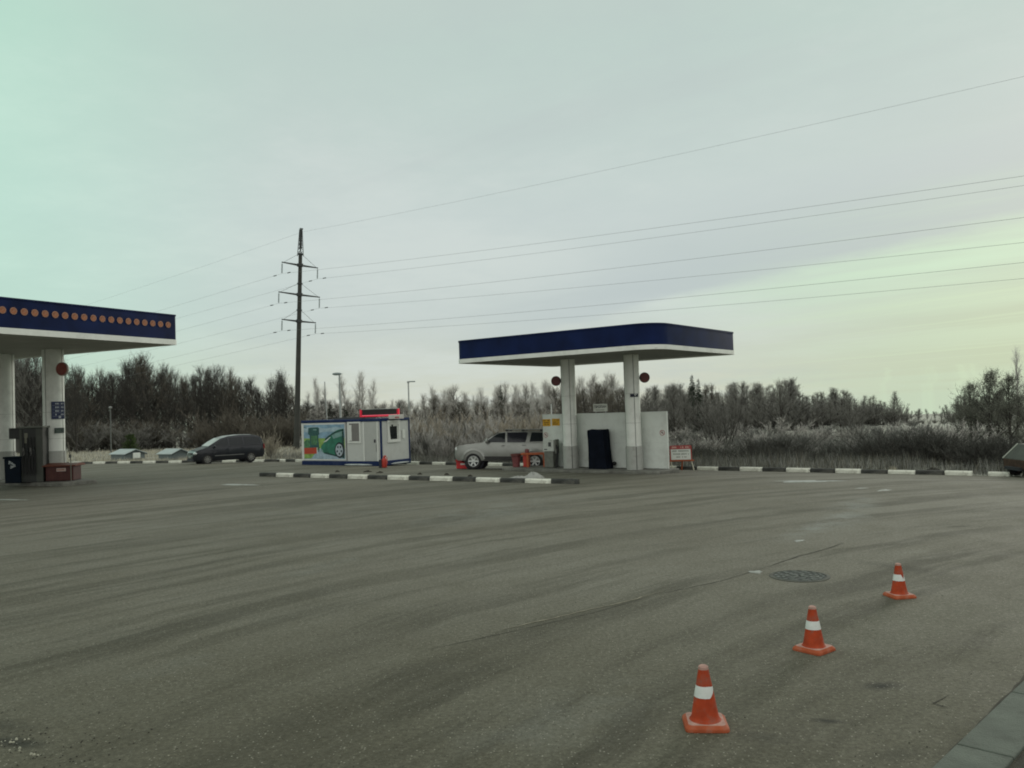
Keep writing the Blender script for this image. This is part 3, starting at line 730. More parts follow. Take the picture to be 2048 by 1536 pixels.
s0 = place_front(1062, 936, .30); tb = empty('orange_stand', s0, math.radians(-12)); tag(tb, 'low orange table stand between the red bin and gas pump', 'stand')
MB().box(-.5, .62, -.22, .22, .55, .64).build('stand_top', M['orange'], tb, bevel=.012)
for x, y in ((-.20, -.17), (-.2, .17), (.55, -.17), (.55, .17)): MB().box(x - .045, x + .045, y - .04, y + .04, 0, .549).build('leg', M['orange'], tb)
MB().box(-.42, -.16, -.12, .16, .02, .548).build('side_panel', M['red'], tb)
MB().lathe([(.085, .641), (.1, .66), (.1, .78), (.05, .81)], 16, M4=Matrix.Translation((-.25, 0, 0))).build('canister', M['redbrown'], tb, smooth=True)

# A-frame notice board
p = gpt(1363, 941); an = empty('notice_board', p, math.radians(-8)); tag(an, 'orange trestle notice board with red heading beside the white wall', 'notice board')
def lean(y, z): return Matrix.Translation((0, y, z)) @ Matrix.Rotation(math.radians(-14), 4, 'X')
Lm = lean(.0, .48)
MB().box(-.43, .43, -.012, .012, .0, .47, 0, Lm).build('board', M['signwhite'], an, bevel=.004)
MB().box(-.455, .455, -.02, .02, .472, .64, 0, Lm).build('heading_board', mat('notice_red', (.33, .055, .05), .5, var=.2, scale=8), an, bevel=.004)
g = MB(); q = Lm @ Matrix.Rotation(PI / 2, 4, 'X')
def bars(x0, x1, y, h, seed):
    g2 = MB(); glyph_bars(g2, x0, x1, y, h, .0, seed); g.add(g2.v, g2.f, 0, q @ Matrix.Translation((0, 0, .0125)))
for (x0, x1, y, h, s_) in ((-.36, .36, .385, .06, 1), (-.33, -.02, .25, .055, 2), (.02, .35, .25, .055, 5), (-.2, -.03, .115, .055, 3), (.05, .24, .115, .055, 6)): bars(x0, x1, y, h, s_)
g.build('print', mat('grey_print', (.17, .20, .16), .7), an)
g = MB()
q = Lm @ Matrix.Rotation(PI / 2, 4, 'X') @ Matrix.Translation((0, 0, .0205))
for (x0, x1, s_) in ((-.38, .02, 11), (.07, .38, 12)):
    g2 = MB(); glyph_bars(g2, x0, x1, .55, .085, 0, s_); g.add(g2.v, g2.f, 0, q)
g.build('heading_print', mat('pale_print', (.55, .36, .30), .7), an)
MB().box(-.52, .56, -.10, -.02, .41, .47).build('front_rail', M['orange'], an, bevel=.008)
for x in (-.40, .50): MB().tube((x - .05, -.03, .41), (x + .03, -.2, .0), .026, .026, 6).build('front_leg', mat('pale_leg', (.50, .48, .38), .7), an)
for x in (-.50, .06): MB().tube((x, .12, .45), (x - .03, .32, .0), .035, .035, 6).build('rear_leg', M['orange'], an)
for x in (-.46, .46): MB().tube((x, -.0, .45), (x, .19, 1.08), .02, .02, 6).build('upright', M['red'], an)

# heap of dirty snow behind the separate kerb row
def heap(name, px, py, L, Wd, H, rz, label, seed, m):
    c = gpt(px, py); rr = random.Random(seed); n = 28; rings = 7; ph = [rr.uniform(0, 6) for _ in range(6)]
    vs = [(0, 0, H)]
    for k_ in range(1, rings + 1):
        for i in range(n):
            a = 2 * PI * i / n; q = k_ / rings; e = 1 + .2 * math.sin(2 * a + ph[0]) + .15 * math.sin(5 * a + ph[1]) + .08 * rr.uniform(-1, 1)
            z = H * (1 - q ** 1.4) * (1 + .25 * math.sin(4 * a + ph[2] + 3 * q)) + (.02 * rr.uniform(-1, 1) if k_ < rings else -.03)
            vs.append((L * q * e * math.cos(a), Wd * q * e * math.sin(a), z))
    fs = [(0, 1 + i, 1 + (i + 1) % n) for i in range(n)] + [(1 + k_ * n + i, 1 + (k_ + 1) * n + i, 1 + (k_ + 1) * n + (i + 1) % n, 1 + k_ * n + (i + 1) % n) for k_ in range(rings - 1) for i in range(n)]
    o = MB().add(vs, fs).build(name, m, smooth=True, loc=c); o.rotation_euler = (0, 0, rz); tag(o, label, 'snow'); return o
heap('snow_heap', 1066, 956, .40, .24, .21, 0, 'heap of dirty snow behind the separate kerb row near the orange stand', 3, M['snow'])
heap('snow_heap', 1040, 957, .45, .16, .09, 0, 'low flat snow ridge trailing from the larger dirty snow heap', 4, M['snow'])
for i, (px, py, s_) in enumerate(((735, 944, .22), (760, 946, .16), (893, 950, .13), (940, 953, .12), (675, 944, .14), (840, 949, .1))):
    o = heap('dirt_clump', px, py, s_, s_ * .5, .07, 0, 'small dark clump of dirt behind the separate kerb row', 20 + i, mat('dark_dirt', (.04, .038, .03), .95, var=.4)); o['category'] = 'dirt'; o['group'] = 'dirt clumps behind the kerb'

# ---- large canopy with the row of discs
UA = (.45, .893); VA = (-.893, .45); C0 = (-15.0, 37.4); LA, LB = 16.0, 12.0; ZA = 6.1
ca = (C0[0] - UA[0] * LA / 2 + VA[0] * LB / 2, C0[1] - UA[1] * LA / 2 + VA[1] * LB / 2); RA = math.atan2(UA[1], UA[0])
big = canopy('fuel_canopy', 'large dark blue canopy with a row of orange discs along its fascia', ca, RA, LA / 2, LB / 2, (.3, .12, .3, .3), ZA, .23, 7.42)
# discs on the front face (local y = -LB/2), first one by the corner
nd = 36; d0 = None
q0 = C0; 
t19 = plan_hit(340, q0, (-UA[0], -UA[1])); t0_ = plan_hit(8, q0, (-UA[0], -UA[1])); stepd = (t0_ - t19) / 18
zd = at(8, 624, C0[1] - UA[1] * t0_).z; zd2 = at(340, 646, C0[1] - UA[1] * t19).z; print('discs', stepd, zd, zd2, t19)
disc = None
for i in range(-1, 22):
    t = t19 + stepd * i
    if t < .2: continue
    loc = (LA / 2 - t, -LB / 2 - .001, (zd + zd2) / 2)
    if disc is None:
        q = Matrix.Rotation(PI / 2, 4, 'X')
        disc = MB().lathe([(.134, 0), (.134, .02), (.108, .021)], 28, 1, q, close=False).lathe([(.107, .012), (.107, .022), (.0005, .023)], 28, 0, q, close=False).build('fascia_disc', [M['discorange'], M['discring']], big, smooth=True, loc=loc)
        mk = MB().box(-.05, .05, -.012, .012, .0225, .026, 0, q @ Matrix.Rotation(.7, 4, 'Z')).box(-.03, .07, .03, .05, .0225, .026, 0, q @ Matrix.Rotation(-.2, 4, 'Z')).build('disc_mark', M['discring'], disc)
    else:
        o = disc.copy(); C.objects.link(o); o.parent = big; o.location = loc
        mm = mk.copy(); C.objects.link(mm); mm.parent = o
ZI2 = .16
pa = at(109, 900, 38.3); colA = (pa.x, pa.y)
def to_local(x, y, c_, rz):
    dx_, dy_ = x - c_[0], y - c_[1]; return (dx_ * math.cos(rz) + dy_ * math.sin(rz), -dx_ * math.sin(rz) + dy_ * math.cos(rz))
tB = plan_hit(9, colA, VA); colB = (colA[0] + VA[0] * tB, colA[1] + VA[1] * tB)
for c_ in (colA, colB):
    lx, ly = to_local(*c_, ca, RA); column(big, lx, ly, .45, ZI2, ZA + .05, 1.5, (PI + .2, PI + 1.9))
lx, ly = to_local(colA[0] - UA[0] * 9, colA[1] - UA[1] * 9, ca, RA); column(big, lx, ly, .45, 0, ZA + .05, 1.5, (PI + .2, PI + 1.9))
# its island: runs along VA
ip = gpt(125, 973); print('island corner', ip, 'colA', colA, 'colB', colB, tB)
isl2 = empty('pump_island', (ip.x, ip.y, 0), math.atan2(-VA[1], -VA[0])); tag(isl2, 'dark concrete pump island under the large canopy with the blue bin', 'pump island')
MB().box(-9, 0, 0, 1.7, -.2, ZI2).build('island_slab', M['island'], isl2, bevel=.05)
# end block of the island where the red box stands
rb0 = gpt(127, 969)
# red sand box
def A3(px, py, dpt): q = at(px, py, dpt); return q
sb = at(127, 957, 37.75); sbx = empty('sand_box', (sb.x, sb.y, ZI2), math.radians(4)); tag(sbx, 'dark red fire sand box with overhanging lid before the big column', 'sand box')
MB().box(-.60, .60, -.38, .42, .02, .66).build('box_body', mat('dark_red_paint', (.048, .008, .006), .55, var=.2, scale=4, dirt=((.08, .03, .02), .5, 4)), sbx, bevel=.012)
MB().prism([(-.48, .662), (.52, .662), (.52, .74), (.1, .80), (-.48, .72)], -.72, .74, M4=Matrix(((0, 0, 1, 0), (1, 0, 0, 0), (0, 1, 0, 0), (0, 0, 0, 1)))).build('lid', mat('orange_red_lid', (.105, .027, .013), .55, var=.2, scale=5), sbx, bevel=.01)
MB().box(-.12, .28, -.392, -.381, .44, .58).build('label', mat('pale_label', (.42, .33, .29), .6), sbx)
g2 = MB(); glyph_bars(g2, -.09, .25, .51, .07, 0, 5); MB().add(g2.v, g2.f, 0, Matrix.Translation((0, -.3925, 0)) @ Matrix.Rotation(PI / 2, 4, 'X')).build('label_print', mat('label_ink', (.24, .09, .07), .7), sbx)
for x in (-.56, .5): MB().box(x - .05, x + .05, -.36, .4, -.0, .02).build('foot', M['darksteel'], sbx)
MB().box(-.72, -.64, -.1, .1, -.0, .6).build('side_post', mat('rusty_post', (.30, .15, .07), .8, var=.3, scale=6), sbx)
# thin bent rod with a lamp-like tag beside it
rp_ = at(140, 957, 37.3); rd = empty('earthing_rod', (rp_.x, rp_.y, 0)); tag(rd, 'thin bent metal rod standing before the red sand box', 'rod')
MB().path([(.05, 0, 0), (.05, 0, .9), (.04, 0, 1.25), (-.02, 0, 1.55), (-.05, 0, 1.75), (-.08, 0, 1.9)], .022, 6).build('rod', mat('rod_steel', (.16, .15, .12), .6, .4), rd)
MB().box(-.02, .06, -.03, .03, 1.2, 1.34).build('clamp', M['darksteel'], rd)
# dispenser with side display
fp = at(66, 957, 37.5); fd = empty('fuel_dispenser', (fp.x, fp.y, ZI2), math.radians(3)); tag(fd, 'tall dark fuel dispenser with hoses between the big white columns', 'fuel pump')
OL = mat('dispenser_olive', (.045, .05, .04), .5, var=.15, scale=3); DK = mat('dispenser_dark', (.018, .02, .018), .5, var=.3, scale=4)
MB().box(-.40, .58, -.28, .28, .0, 2.42).build('cabinet', DK, fd, bevel=.02)
MB().box(.30, .60, -.30, -.281, .02, 2.40).build('side_panel', OL, fd, bevel=.006)
MB().box(-.46, .62, -.33, .33, 2.421, 2.50).build('top_cap', mat('dispenser_cap', (.11, .12, .10), .6), fd, bevel=.01)
MB().box(-.92, -.402, -.20, .2, 1.96, 2.44).build('display_head', DK, fd, bevel=.015)
MB().box(-.405, -.30, -.305, -.281, .05, 2.38).build('corner_trim', OL, fd)
g = MB()
for i, x in enumerate((-.22, -.06, .09, .22)):
    g.path([(x, -.30, 2.0), (x + .02, -.34, 1.6), (x - .03, -.42, 1.0), (x - .01, -.45, .55), (x + .04, -.42, .35), (x + .07, -.38, .7), (x + .05, -.34, 1.25)], .022, 6)
g.build('hose', M['black'], fd)
for i, x in enumerate((-.22, -.06, .09, .22)): MB().tube((x, -.30, 1.28), (x + .02, -.40, 1.55), .04, .03, 6).box(x - .04, x + .04, -.36, -.282, 1.2, 1.5).build('nozzle', M['darksteel'] if i % 2 else mat('nozzle_grey', (.14, .14, .13), .5), fd)
MB().box(-.2, -.06, -.285, -.2805, 1.75, 2.2).build('grade_plate', mat('grade_plate', (.16, .16, .12), .5), fd)
MB().box(-.7, -.41, -.06, .06, 1.35, 1.96).build('display_arm', mat('arm_grey', (.12, .12, .105), .6), fd)
# blue wheelie bin
bp_ = at(32, 957, 37.35); bb = empty('blue_bin', (bp_.x, bp_.y, ZI2), math.radians(5)); tag(bb, 'dark blue bin with white emblem beside the fuel dispenser', 'bin')
MB().prism([(-.33, .0), (.33, .0), (.36, 1.08), (-.36, 1.08)], -.3, .3, M4=Matrix(((1, 0, 0, 0), (0, 0, 1, 0), (0, 1, 0, 0), (0, 0, 0, 1)))).build('bin_body', M['bluebin'], bb, bevel=.03)
MB().box(-.40, .40, -.34, .34, 1.083, 1.18).build('lid', M['bluebin'], bb, bevel=.03)
g = MB(); rr = random.Random(4)
for (x, z, w_, h_, a) in ((-.10, .95, .12, .05, .6), (-.03, .88, .10, .06, -.5), (.05, .82, .16, .06, .8), (.02, .75, .2, .05, .1), (-.02, .70, .15, .05, -.4), (-.13, .90, .05, .1, .2), (.1, .78, .06, .12, -.2)):
    g.box(-w_ / 2, w_ / 2, -.004, 0, -h_ / 2, h_ / 2, 0, Matrix.Translation((x, -.3015, z)) @ Matrix.Rotation(a, 4, 'Y'))
g.build('emblem', mat('emblem_pale', (.30, .33, .33), .6), bb)
# signs on the first column
def column_plate(px, py, w_, h_, col, rad, name, label, cat, m):
    dd = toward(*col); side = Vector((-dd.y, dd.x)); c_ = at(px, py, col[1] - rad)
    off = (Vector((c_.x, c_.y)) - Vector(col)).dot(side) ; off = max(-rad * .5, min(rad * .5, off)); n3 = (dd * math.sqrt(max(.01, rad * rad - off * off)) + side * off).normalized()
    q = Vector((col[0], col[1], c_.z)) + Vector((n3.x, n3.y, 0)) * (rad + .05); z3 = Vector((n3.x, n3.y, 0)); root = empty(name, (0, 0, 0)); root.matrix_world = face_frame(q, Vector((-z3.y, z3.x, 0)), z3); tag(root, label, cat)
    MB().box(-w_ / 2, w_ / 2, -h_ / 2, h_ / 2, -.05, .0).build('plate', m, root, bevel=.006); return root
r_ = column_plate(115.5, 820.5, .56, .80, colA, .45, 'price_board', 'blue price board with white rows on the big white column', 'sign', mat('price_blue', (.012, .022, .075), .4))
g = MB()
for i in range(4):
    y = .30 - i * .165; glyph_bars(g, -.12, .04, y, .075, .0005, 60 + i); glyph_bars(g, .12, .23, y, .075, .0005, 70 + i); g.box(-.24, .24, y - .082, y - .077, .0005, .002)
g.build('price_print', mat('price_white', (.40, .43, .46), .6), r_)
MB().box(.02, .12, -.36, -.25, .0005, .003).build('mark', MATS['price_white'], r_)
r_ = column_plate(118, 861, .42, .24, colA, .45, 'notice_plate', 'small dark green notice plate under the blue price board', 'sign', mat('notice_dark', (.03, .05, .042), .5))
g = MB()
for y in (.06, .0, -.06): glyph_bars(g, -.16, .16, y, .03, .0005, int(90 + y * 100))
g.build('notice_print', mat('notice_grey', (.13, .16, .14), .6), r_)
lollipop(123, 738, 37.7, .31, (-.22, -.97), (*at(121, 738, 38.0).xy, at(123, 738, 37.7).z), 'reddish round sign jutting from the big column with the price board', mat('disc_red', (.22, .045, .03), .5, var=.2), mat('disc_side', (.30, .25, .21), .5))
# ------------------------------------------------------------------ container cabin
kc = gpt(764, 932.5); ca_ = math.radians(31)
CX = Vector((math.cos(ca_), -math.sin(ca_), 0)); CN = Vector((-math.sin(ca_), -math.cos(ca_), 0))   # along the long face (to its corner), and out of it
tl_ = plan_hit(602, (kc.x, kc.y), (-CX.x, -CX.y)); CL = tl_; CW = 2.45; CH = 2.52
cab = empty('container_cabin', (kc.x, kc.y, kc.z), -ca_); tag(cab, 'white and blue container cabin with green car poster and lit red sign', 'cabin')
# local: x along the long face, corner at 0, face spans -CL..0; y away from the viewer
NAVY = mat('container_blue', (.010, .023, .080), .55, spec=.15, var=.12, scale=3, dirt=((.06, .07, .10), .4, 3)); CWH = mat('container_white', (.50, .52, .49), .5, var=.05, scale=2, dirt=((.30, .30, .27), .35, 2))
TRIM = mat('white_trim', (.62, .64, .60), .45, var=.05)
MB().box(-CL + .03, -.03, .03, CW - .03, .2, CH - .14).build('wall', CWH, cab)
bs = MB().box(-CL - .02, .02, -.02, CW + .02, 0, .26)
bs.build('base_frame', NAVY, cab, bevel=.03)
rf = MB().box(-CL - .01, .01, -.01, CW + .01, CH - .15, CH); rf.build('roof_frame', NAVY, cab, bevel=.02)
for x, y in ((-.09, 0), (-.09, CW - .09), (-CL, 0), (-CL, CW - .09)):
    MB().box(x, x + .09, y, y + .09, .262, CH - .152).build('corner_post', NAVY if x > -1 else TRIM, cab)
MB().box(-3.9, -1.7, .6, 1.6, CH + .001, CH + .10).build('roof_plate', mat('roof_lead', (.05, .055, .06), .7), cab)
ls = MB()
for x, w_ in ((-1.6, 1.0), (1.05 - 1.75, .0)): 
    if w_: ls.sphere((x, -.06, .07), w_, .05, .05)
ls.build('ice_strip', M['frost'], cab, smooth=True)
MB().sphere((.04, 1.5, .08), .05, .8, .05).build('ice_strip', M['frost'], cab, smooth=True)
sc = CL / 162.0     # rough metres per photograph pixel along the face
def lx(px): return -plan_hit(px, (kc.x, kc.y), (-CX.x, -CX.y))
# poster: panel 603..688
xa, xb = lx(604.5), lx(688); z0, z1 = .30, CH - .19
pst = MB().box(xa, xb, .0, .029, z0, z1).build('poster', TRIM, cab)
q = Matrix.Translation((xa, -.001, z0)) @ Matrix.Rotation(PI / 2, 4, 'X'); PW, PH = xb - xa, z1 - z0
pm = [mat('poster_sky', (.20, .33, .43), .5, var=.3, scale=3), mat('poster_cloud', (.32, .43, .48), .5, var=.2, scale=4), mat('poster_meadow', (.22, .36, .09), .5, var=.4, scale=4), mat('poster_road', (.30, .40, .46), .5, var=.25, scale=6),
      mat('poster_pump', (.022, .085, .08), .5, var=.3, scale=6), mat('poster_car', (.022, .15, .095), .4, var=.3, scale=3), mat('poster_car_dark', (.008, .05, .04), .4), mat('poster_window', (.16, .29, .27), .3, var=.3, scale=5),
      mat('poster_red', (.40, .05, .02), .5), mat('poster_tyre', (.012, .022, .024), .6), mat('poster_rim', (.36, .42, .46), .4), mat('poster_light', (.55, .62, .60), .4), mat('poster_bush', (.06, .17, .08), .5, var=.5, scale=8)]
def PP(pts, mi, lay): return [(x * PW, (1 - y) * PH, .0015 * lay) for x, y in pts]
art = MB()
def pz(pts, mi, lay): art.poly(PP(pts, mi, lay), mi)
fr = .025
pz([(fr, .03), (1, .03), (1, .40), (fr, .40)], 0, 1); pz([(fr, .10), (.30, .08), (.55, .14), (.8, .10), (1, .14), (1, .24), (.6, .22), (.3, .26), (fr, .22)], 1, 2)
pz([(fr, .401), (1, .401), (1, .68), (fr, .68)], 2, 1); pz([(fr, .681), (1, .681), (1, .97), (fr, .97)], 3, 1)
pz([(fr, .50), (.10, .42), (.22, .48), (.28, .62), (.32, .68), (fr, .68)], 12, 2); pz([(fr, .78), (.2, .72), (.36, .64), (.38, .70), (.3, .80), (.2, .95), (fr, .96)], 2, 2)
pz([(.14, .12), (.2, .10), (.38, .10), (.405, .13), (.40, .30), (.38, .31), (.38, .62), (.42, .66), (.16, .66), (.18, .6), (.17, .32), (.13, .28)], 4, 3)
pz([(.20, .33), (.36, .33), (.35, .58), (.21, .58)], 12, 4); pz([(.26, .155), (.34, .15), (.34, .185), (.26, .18)], 7, 4); pz([(fr, .09), (.10, .105), (.10, .125), (fr, .105)], 4, 3)
pz([(.36, .52), (.385, .50), (.40, .70), (.39, .78), (.375, .78)], 4, 4)
pz([(.44, .62), (.50, .54), (.58, .40), (.70, .27), (.84, .18), (.985, .145), (.985, .93), (.80, .90), (.50, .80), (.44, .75)], 5, 3)
pz([(.53, .43), (.62, .335), (.76, .235), (.97, .165), (.97, .20), (.78, .27), (.64, .37), (.55, .47)], 6, 4)
pz([(.70, .33), (.80, .265), (.96, .21), (.96, .34), (.74, .42)], 7, 4); pz([(.50, .50), (.56, .46), (.66, .37), (.67, .385), (.57, .49), (.51, .515)], 11, 5)
pz([(.94, .18), (.985, .16), (.985, .95), (.93, .93)], 6, 4); pz([(.5, .80), (.56, .78), (.8, .86), (.8, .90), (.52, .82)], 6, 5); pz([(.44, .70), (.48, .72), (.49, .78), (.44, .75)], 7, 5)
def ell(cx, cy, rx, ry, n=24): return [(cx + rx * math.cos(2 * PI * i / n), cy + ry * math.sin(2 * PI * i / n)) for i in range(n)]
pz(ell(.88, .725, .115, .215), 9, 6); pz(ell(.87, .725, .085, .165), 10, 7)
for i in range(5):
    a = 2 * PI * i / 5 + .3; pz(ell(.87 + .05 * math.cos(a), .725 + .10 * math.sin(a), .017, .035, 10), 9, 8)
pz([(fr, .665), (.335, .655), (.335, .82), (fr, .835)], 8, 6); pz([(.335, .655), (.35, .655), (.35, .835), (.335, .835)], 11, 6)
art2 = MB(); art2.v = art.v; art2.f = art.f; art2.m = art.m
pa_ = MB(); pa_.add(art.v, art.f, 0, q); pa_.m = art.m
pa_.build('poster_print', pm, pst)
# window on the long face
def window(xa, xb, z0, z1, frame_w, pane_m, yoff, parent, sill=True):
    f = MB()
    f.box(xa, xb, yoff - .035, yoff + .02, z1 - frame_w, z1).box(xa, xb, yoff - .035, yoff + .02, z0, z0 + frame_w)
    f.box(xa, xa + frame_w, yoff - .035, yoff + .02, z0 + frame_w, z1 - frame_w).box(xb - frame_w, xb, yoff - .035, yoff + .02, z0 + frame_w, z1 - frame_w)
    w_ = f.build('window', TRIM, parent)
    MB().box(xa + frame_w, xb - frame_w, yoff - .012, yoff + .0, z0 + frame_w, z1 - frame_w).build('pane', pane_m, w_)
    return w_
hpx = CH / 92.0
def lz(py, px=690): # height above the base of a point on the long face
    b = 931.5 - (764 - px) * .012; return (b - py) * CH / (b - (838.5 + (764 - px) * .006))
wn = window(lx(694), lx(720), lz(886), lz(843.5), .10, mat('curtained_pane', (.17, .165, .155), .35, var=.12, scale=12), .03, cab)
MB().box(lx(697), lx(702), -.004, .012, lz(881), lz(850)).build('mullion', TRIM, wn)
MB().box(lx(690.5), lx(691.5), .012, .029, .27, CH - .16).build('panel_joint', M['seam'], cab)
# door
xd0, xd1 = lx(727.5), lx(752); dr = MB().box(xd0, xd1, .005, .0295, .285, CH - .2).build('door', mat('door_grey', (.40, .415, .39), .45, var=.05, scale=2), cab)
MB().box(xd0 - .10, xd0 - .005, -.01, .029, .27, CH - .155).build('door_frame', TRIM, cab); MB().box(xd1 + .005, xd1 + .10, -.01, .029, .27, CH - .155).build('door_frame', TRIM, cab)
MB().box(xd1 - .17, xd1 - .09, -.035, .004, 1.25, 1.42).build('handle', M['ink'], dr); MB().box(xd1 - .06, xd1 - .04, -.004, .004, .75, 1.15).build('lock_edge', M['seam'], dr)
# short face: x = 0 plane, running away along local y
def ly(px): return plan_hit(px, (kc.x, kc.y), (-CN.x, -CN.y))
ya, yb = ly(774), ly(798.5)
f = MB(); z0, z1 = lz(886.5, 764), lz(843, 764); fw = .14
f.box(-.02, .035, ya, yb, z1 - fw * 1.6, z1).box(-.02, .035, ya, yb, z0, z0 + fw).box(-.02, .035, ya, ya + fw, z0 + fw, z1 - fw * 1.6).box(-.02, .035, yb - fw, yb, z0 + fw, z1 - fw * 1.6)
ws = f.build('window', TRIM, cab); MB().box(-.01, .012, ya + fw, yb - fw, z0 + fw, z1 - fw * 1.6).build('pane', mat('window_white_film', (.55, .57, .52), .4), ws)
dk = MB(); ym = (ya + yb) / 2; zb_ = z0 + fw + .02
dk.add([(.0135, ym - .38, zb_ + .62), (.0135, ym - .38, zb_ + .70), (.0135, ym - .20, zb_ + .70), (.0135, ym - .20, zb_ + .90), (.0135, ym - .06, zb_ + .90), (.0135, ym - .06, zb_ + .70), (.0135, ym + .26, zb_ + .70), (.0135, ym + .26, zb_), (.0135, ym - .28, zb_)], [tuple(range(9))])
dk.build('dark_glazing', M['glass'], ws)
MB().box(.0351, .10, ya + .02, yb - .2, z1 - .12, z1 - .02).build('blind_box', TRIM, ws)
MB().box(-.029, -.02, ly(803), ly(808.5), lz(880, 764), lz(862, 764)).build('paper_notice', M['signwhite'], cab, loc=(.04, 0, 0))
ac = MB().box(.012, .40, ly(776), ly(796), lz(840.5, 764), lz(832, 764)).build('air_conditioner', mat('aircon_white', (.48, .47, .43), .5, var=.1), cab, bevel=.02)
MB().box(.401, .405, ly(777.5), ly(786), lz(839, 764), lz(836, 764)).build('marking', mat('aircon_red', (.3, .10, .10), .5), ac)
# illuminated running-text sign on the roof
sa = at(722, 820, kc.y + 1.1); sb_ = at(796, 818, kc.y + .9); sg = empty('led_sign', (sa.x, sa.y, kc.z + CH), -math.atan2(-(sb_.y - sa.y), sb_.x - sa.x)); tag(sg, 'dark display sign outlined in glowing red tube on the cabin roof', 'sign')
SLn = (sb_ - sa).length; zt = at(722, 819.5, kc.y + 1).z - (kc.z + CH); zbm = at(722, 833.5, kc.y + 1).z - (kc.z + CH)
MB().box(0, SLn, 0, .18, zbm, zt).build('sign_box', mat('led_case', (.02, .018, .018), .4), sg, bevel=.01)
MB().box(.08, SLn - .08, -.006, -.001, zbm + .09, zt - .03).build('screen', mat('led_screen', (.012, .010, .008), .35), sg)
RG = mat('red_neon', (.5, .01, .03), .4, emit=((1, .015, .06), .27)); PK = mat('pale_top_edge', (.45, .5, .46), .5)
MB().box(0, SLn, -.03, .18, zt + .001, zt + .025).build('top_edge', PK, sg)
for nm, b_ in (('bottom_tube', (-.02, SLn + .02, -.04, -.008, zbm - .02, zbm + .035)), ('lower_tube', (.05, SLn - .05, -.055, -.01, zbm + .045, zbm + .07)), ('end_tube', (-.06, -.002, -.05, .1, zbm - .02, zt)), ('end_tube', (SLn + .002, SLn + .06, -.05, .1, zbm - .02, zt)), ('inner_tube', (.03, .05, -.05, -.01, zbm + .08, zt - .02)), ('inner_tube', (SLn - .05, SLn - .03, -.05, -.01, zbm + .08, zt - .02))):
    MB().box(*b_).build(nm, RG if 'lower' not in nm else mat('pink_neon', (.5, .1, .12), .4, emit=((1, .16, .22), .75)), sg)
for x in (.2, SLn - .2): MB().box(x - .03, x + .03, .06, .12, .002, zbm).build('leg', M['darksteel'], sg)
# fire extinguisher at the corner
ep = gpt(769, 935); ex = empty('fire_extinguisher', ep); tag(ex, 'large red fire extinguisher at the corner of the cabin', 'extinguisher')
MB().lathe([(.11, .0), (.13, .04), (.13, .38), (.10, .44), (.055, .48), (.055, .54)], 20).build('cylinder', M['red'], ex, smooth=True)
MB().box(-.03, .09, -.03, .03, .545, .60).build('valve', M['red'], ex); MB().path([(.05, -.03, .57), (.14, -.05, .5), (.16, -.06, .2)], .018, 6).build('hose', M['red'], ex)
MB().box(-.26, -.14, -.1, .1, .0, .40).build('stand', mat('dark_stand', (.02, .025, .04), .7), ex)

# red box in front of the silver car
rb = gpt(924, 937.5); rx = empty('red_box', rb, math.radians(-20)); tag(rx, 'bright red fire box at the nose of the silver car', 'box')
MB().box(-.20, .42, -.2, .2, .02, .34).build('box_body', mat('bright_red', (.52, .022, .025), .45, var=.12, scale=4), rx, bevel=.015); MB().box(-.22, .10, -.22, .22, .345, .46).build('raised_lid', MATS['bright_red'], rx, bevel=.012)
MB().box(.02, .3, -.212, -.203, .2, .27).build('label', M['signwhite'], rx)

# ------------------------------------------------------------------ vehicles
def interp(tab, x):
    if x <= tab[0][0]: return tab[0][1]
    for (a, va), (b, vb) in zip(tab[:-1], tab[1:]):
        if x <= b: return va + (vb - va) * (x - a) / (b - a)
    return tab[-1][1]
def arch(cx, cz, r_, z0, n=9):
    a0 = math.asin(max(-1, min(1, (z0 - cz) / r_)))
    return [(cx + r_ * math.cos(PI - a0 - (PI - 2 * a0) * (1 - i / n)), cz + r_ * math.sin(PI - a0 - (PI - 2 * a0) * (1 - i / n))) for i in range(n + 1)]
def loft(outline, hwf, name, mats, parent, bevel=.03, close=True, midrib=None):
    """a side outline swept across the car: each outline point sits at +-its own half width"""
    outline = refine(outline); mb = MB(); n = len(outline); vs = []
    for x, z in outline: vs.append((x, hwf(x, z), z))
    for x, z in outline: vs.append((x, -hwf(x, z), z))
    # crown the strips a little with a centre row
    for x, z in outline: vs.append((x + (.03 if midrib and abs(x) > midrib else 0) * (1 if x > 0 else -1), 0, z + (0)))
    fs = []
    for s in (1, -1): mb.add(*side_sheet(outline, hwf, 0, s))
    for i in range(n):
        j = (i + 1) % n; fs += [(i, 2 * n + i, 2 * n + j, j), (2 * n + i, n + i, n + j, 2 * n + j)]
    o = mb.add(vs, fs).build(name, mats, parent)
    o.data.polygons.foreach_set('use_smooth', [True] * len(o.data.polygons)); o.data.set_sharp_from_angle(angle=.7)
    return o
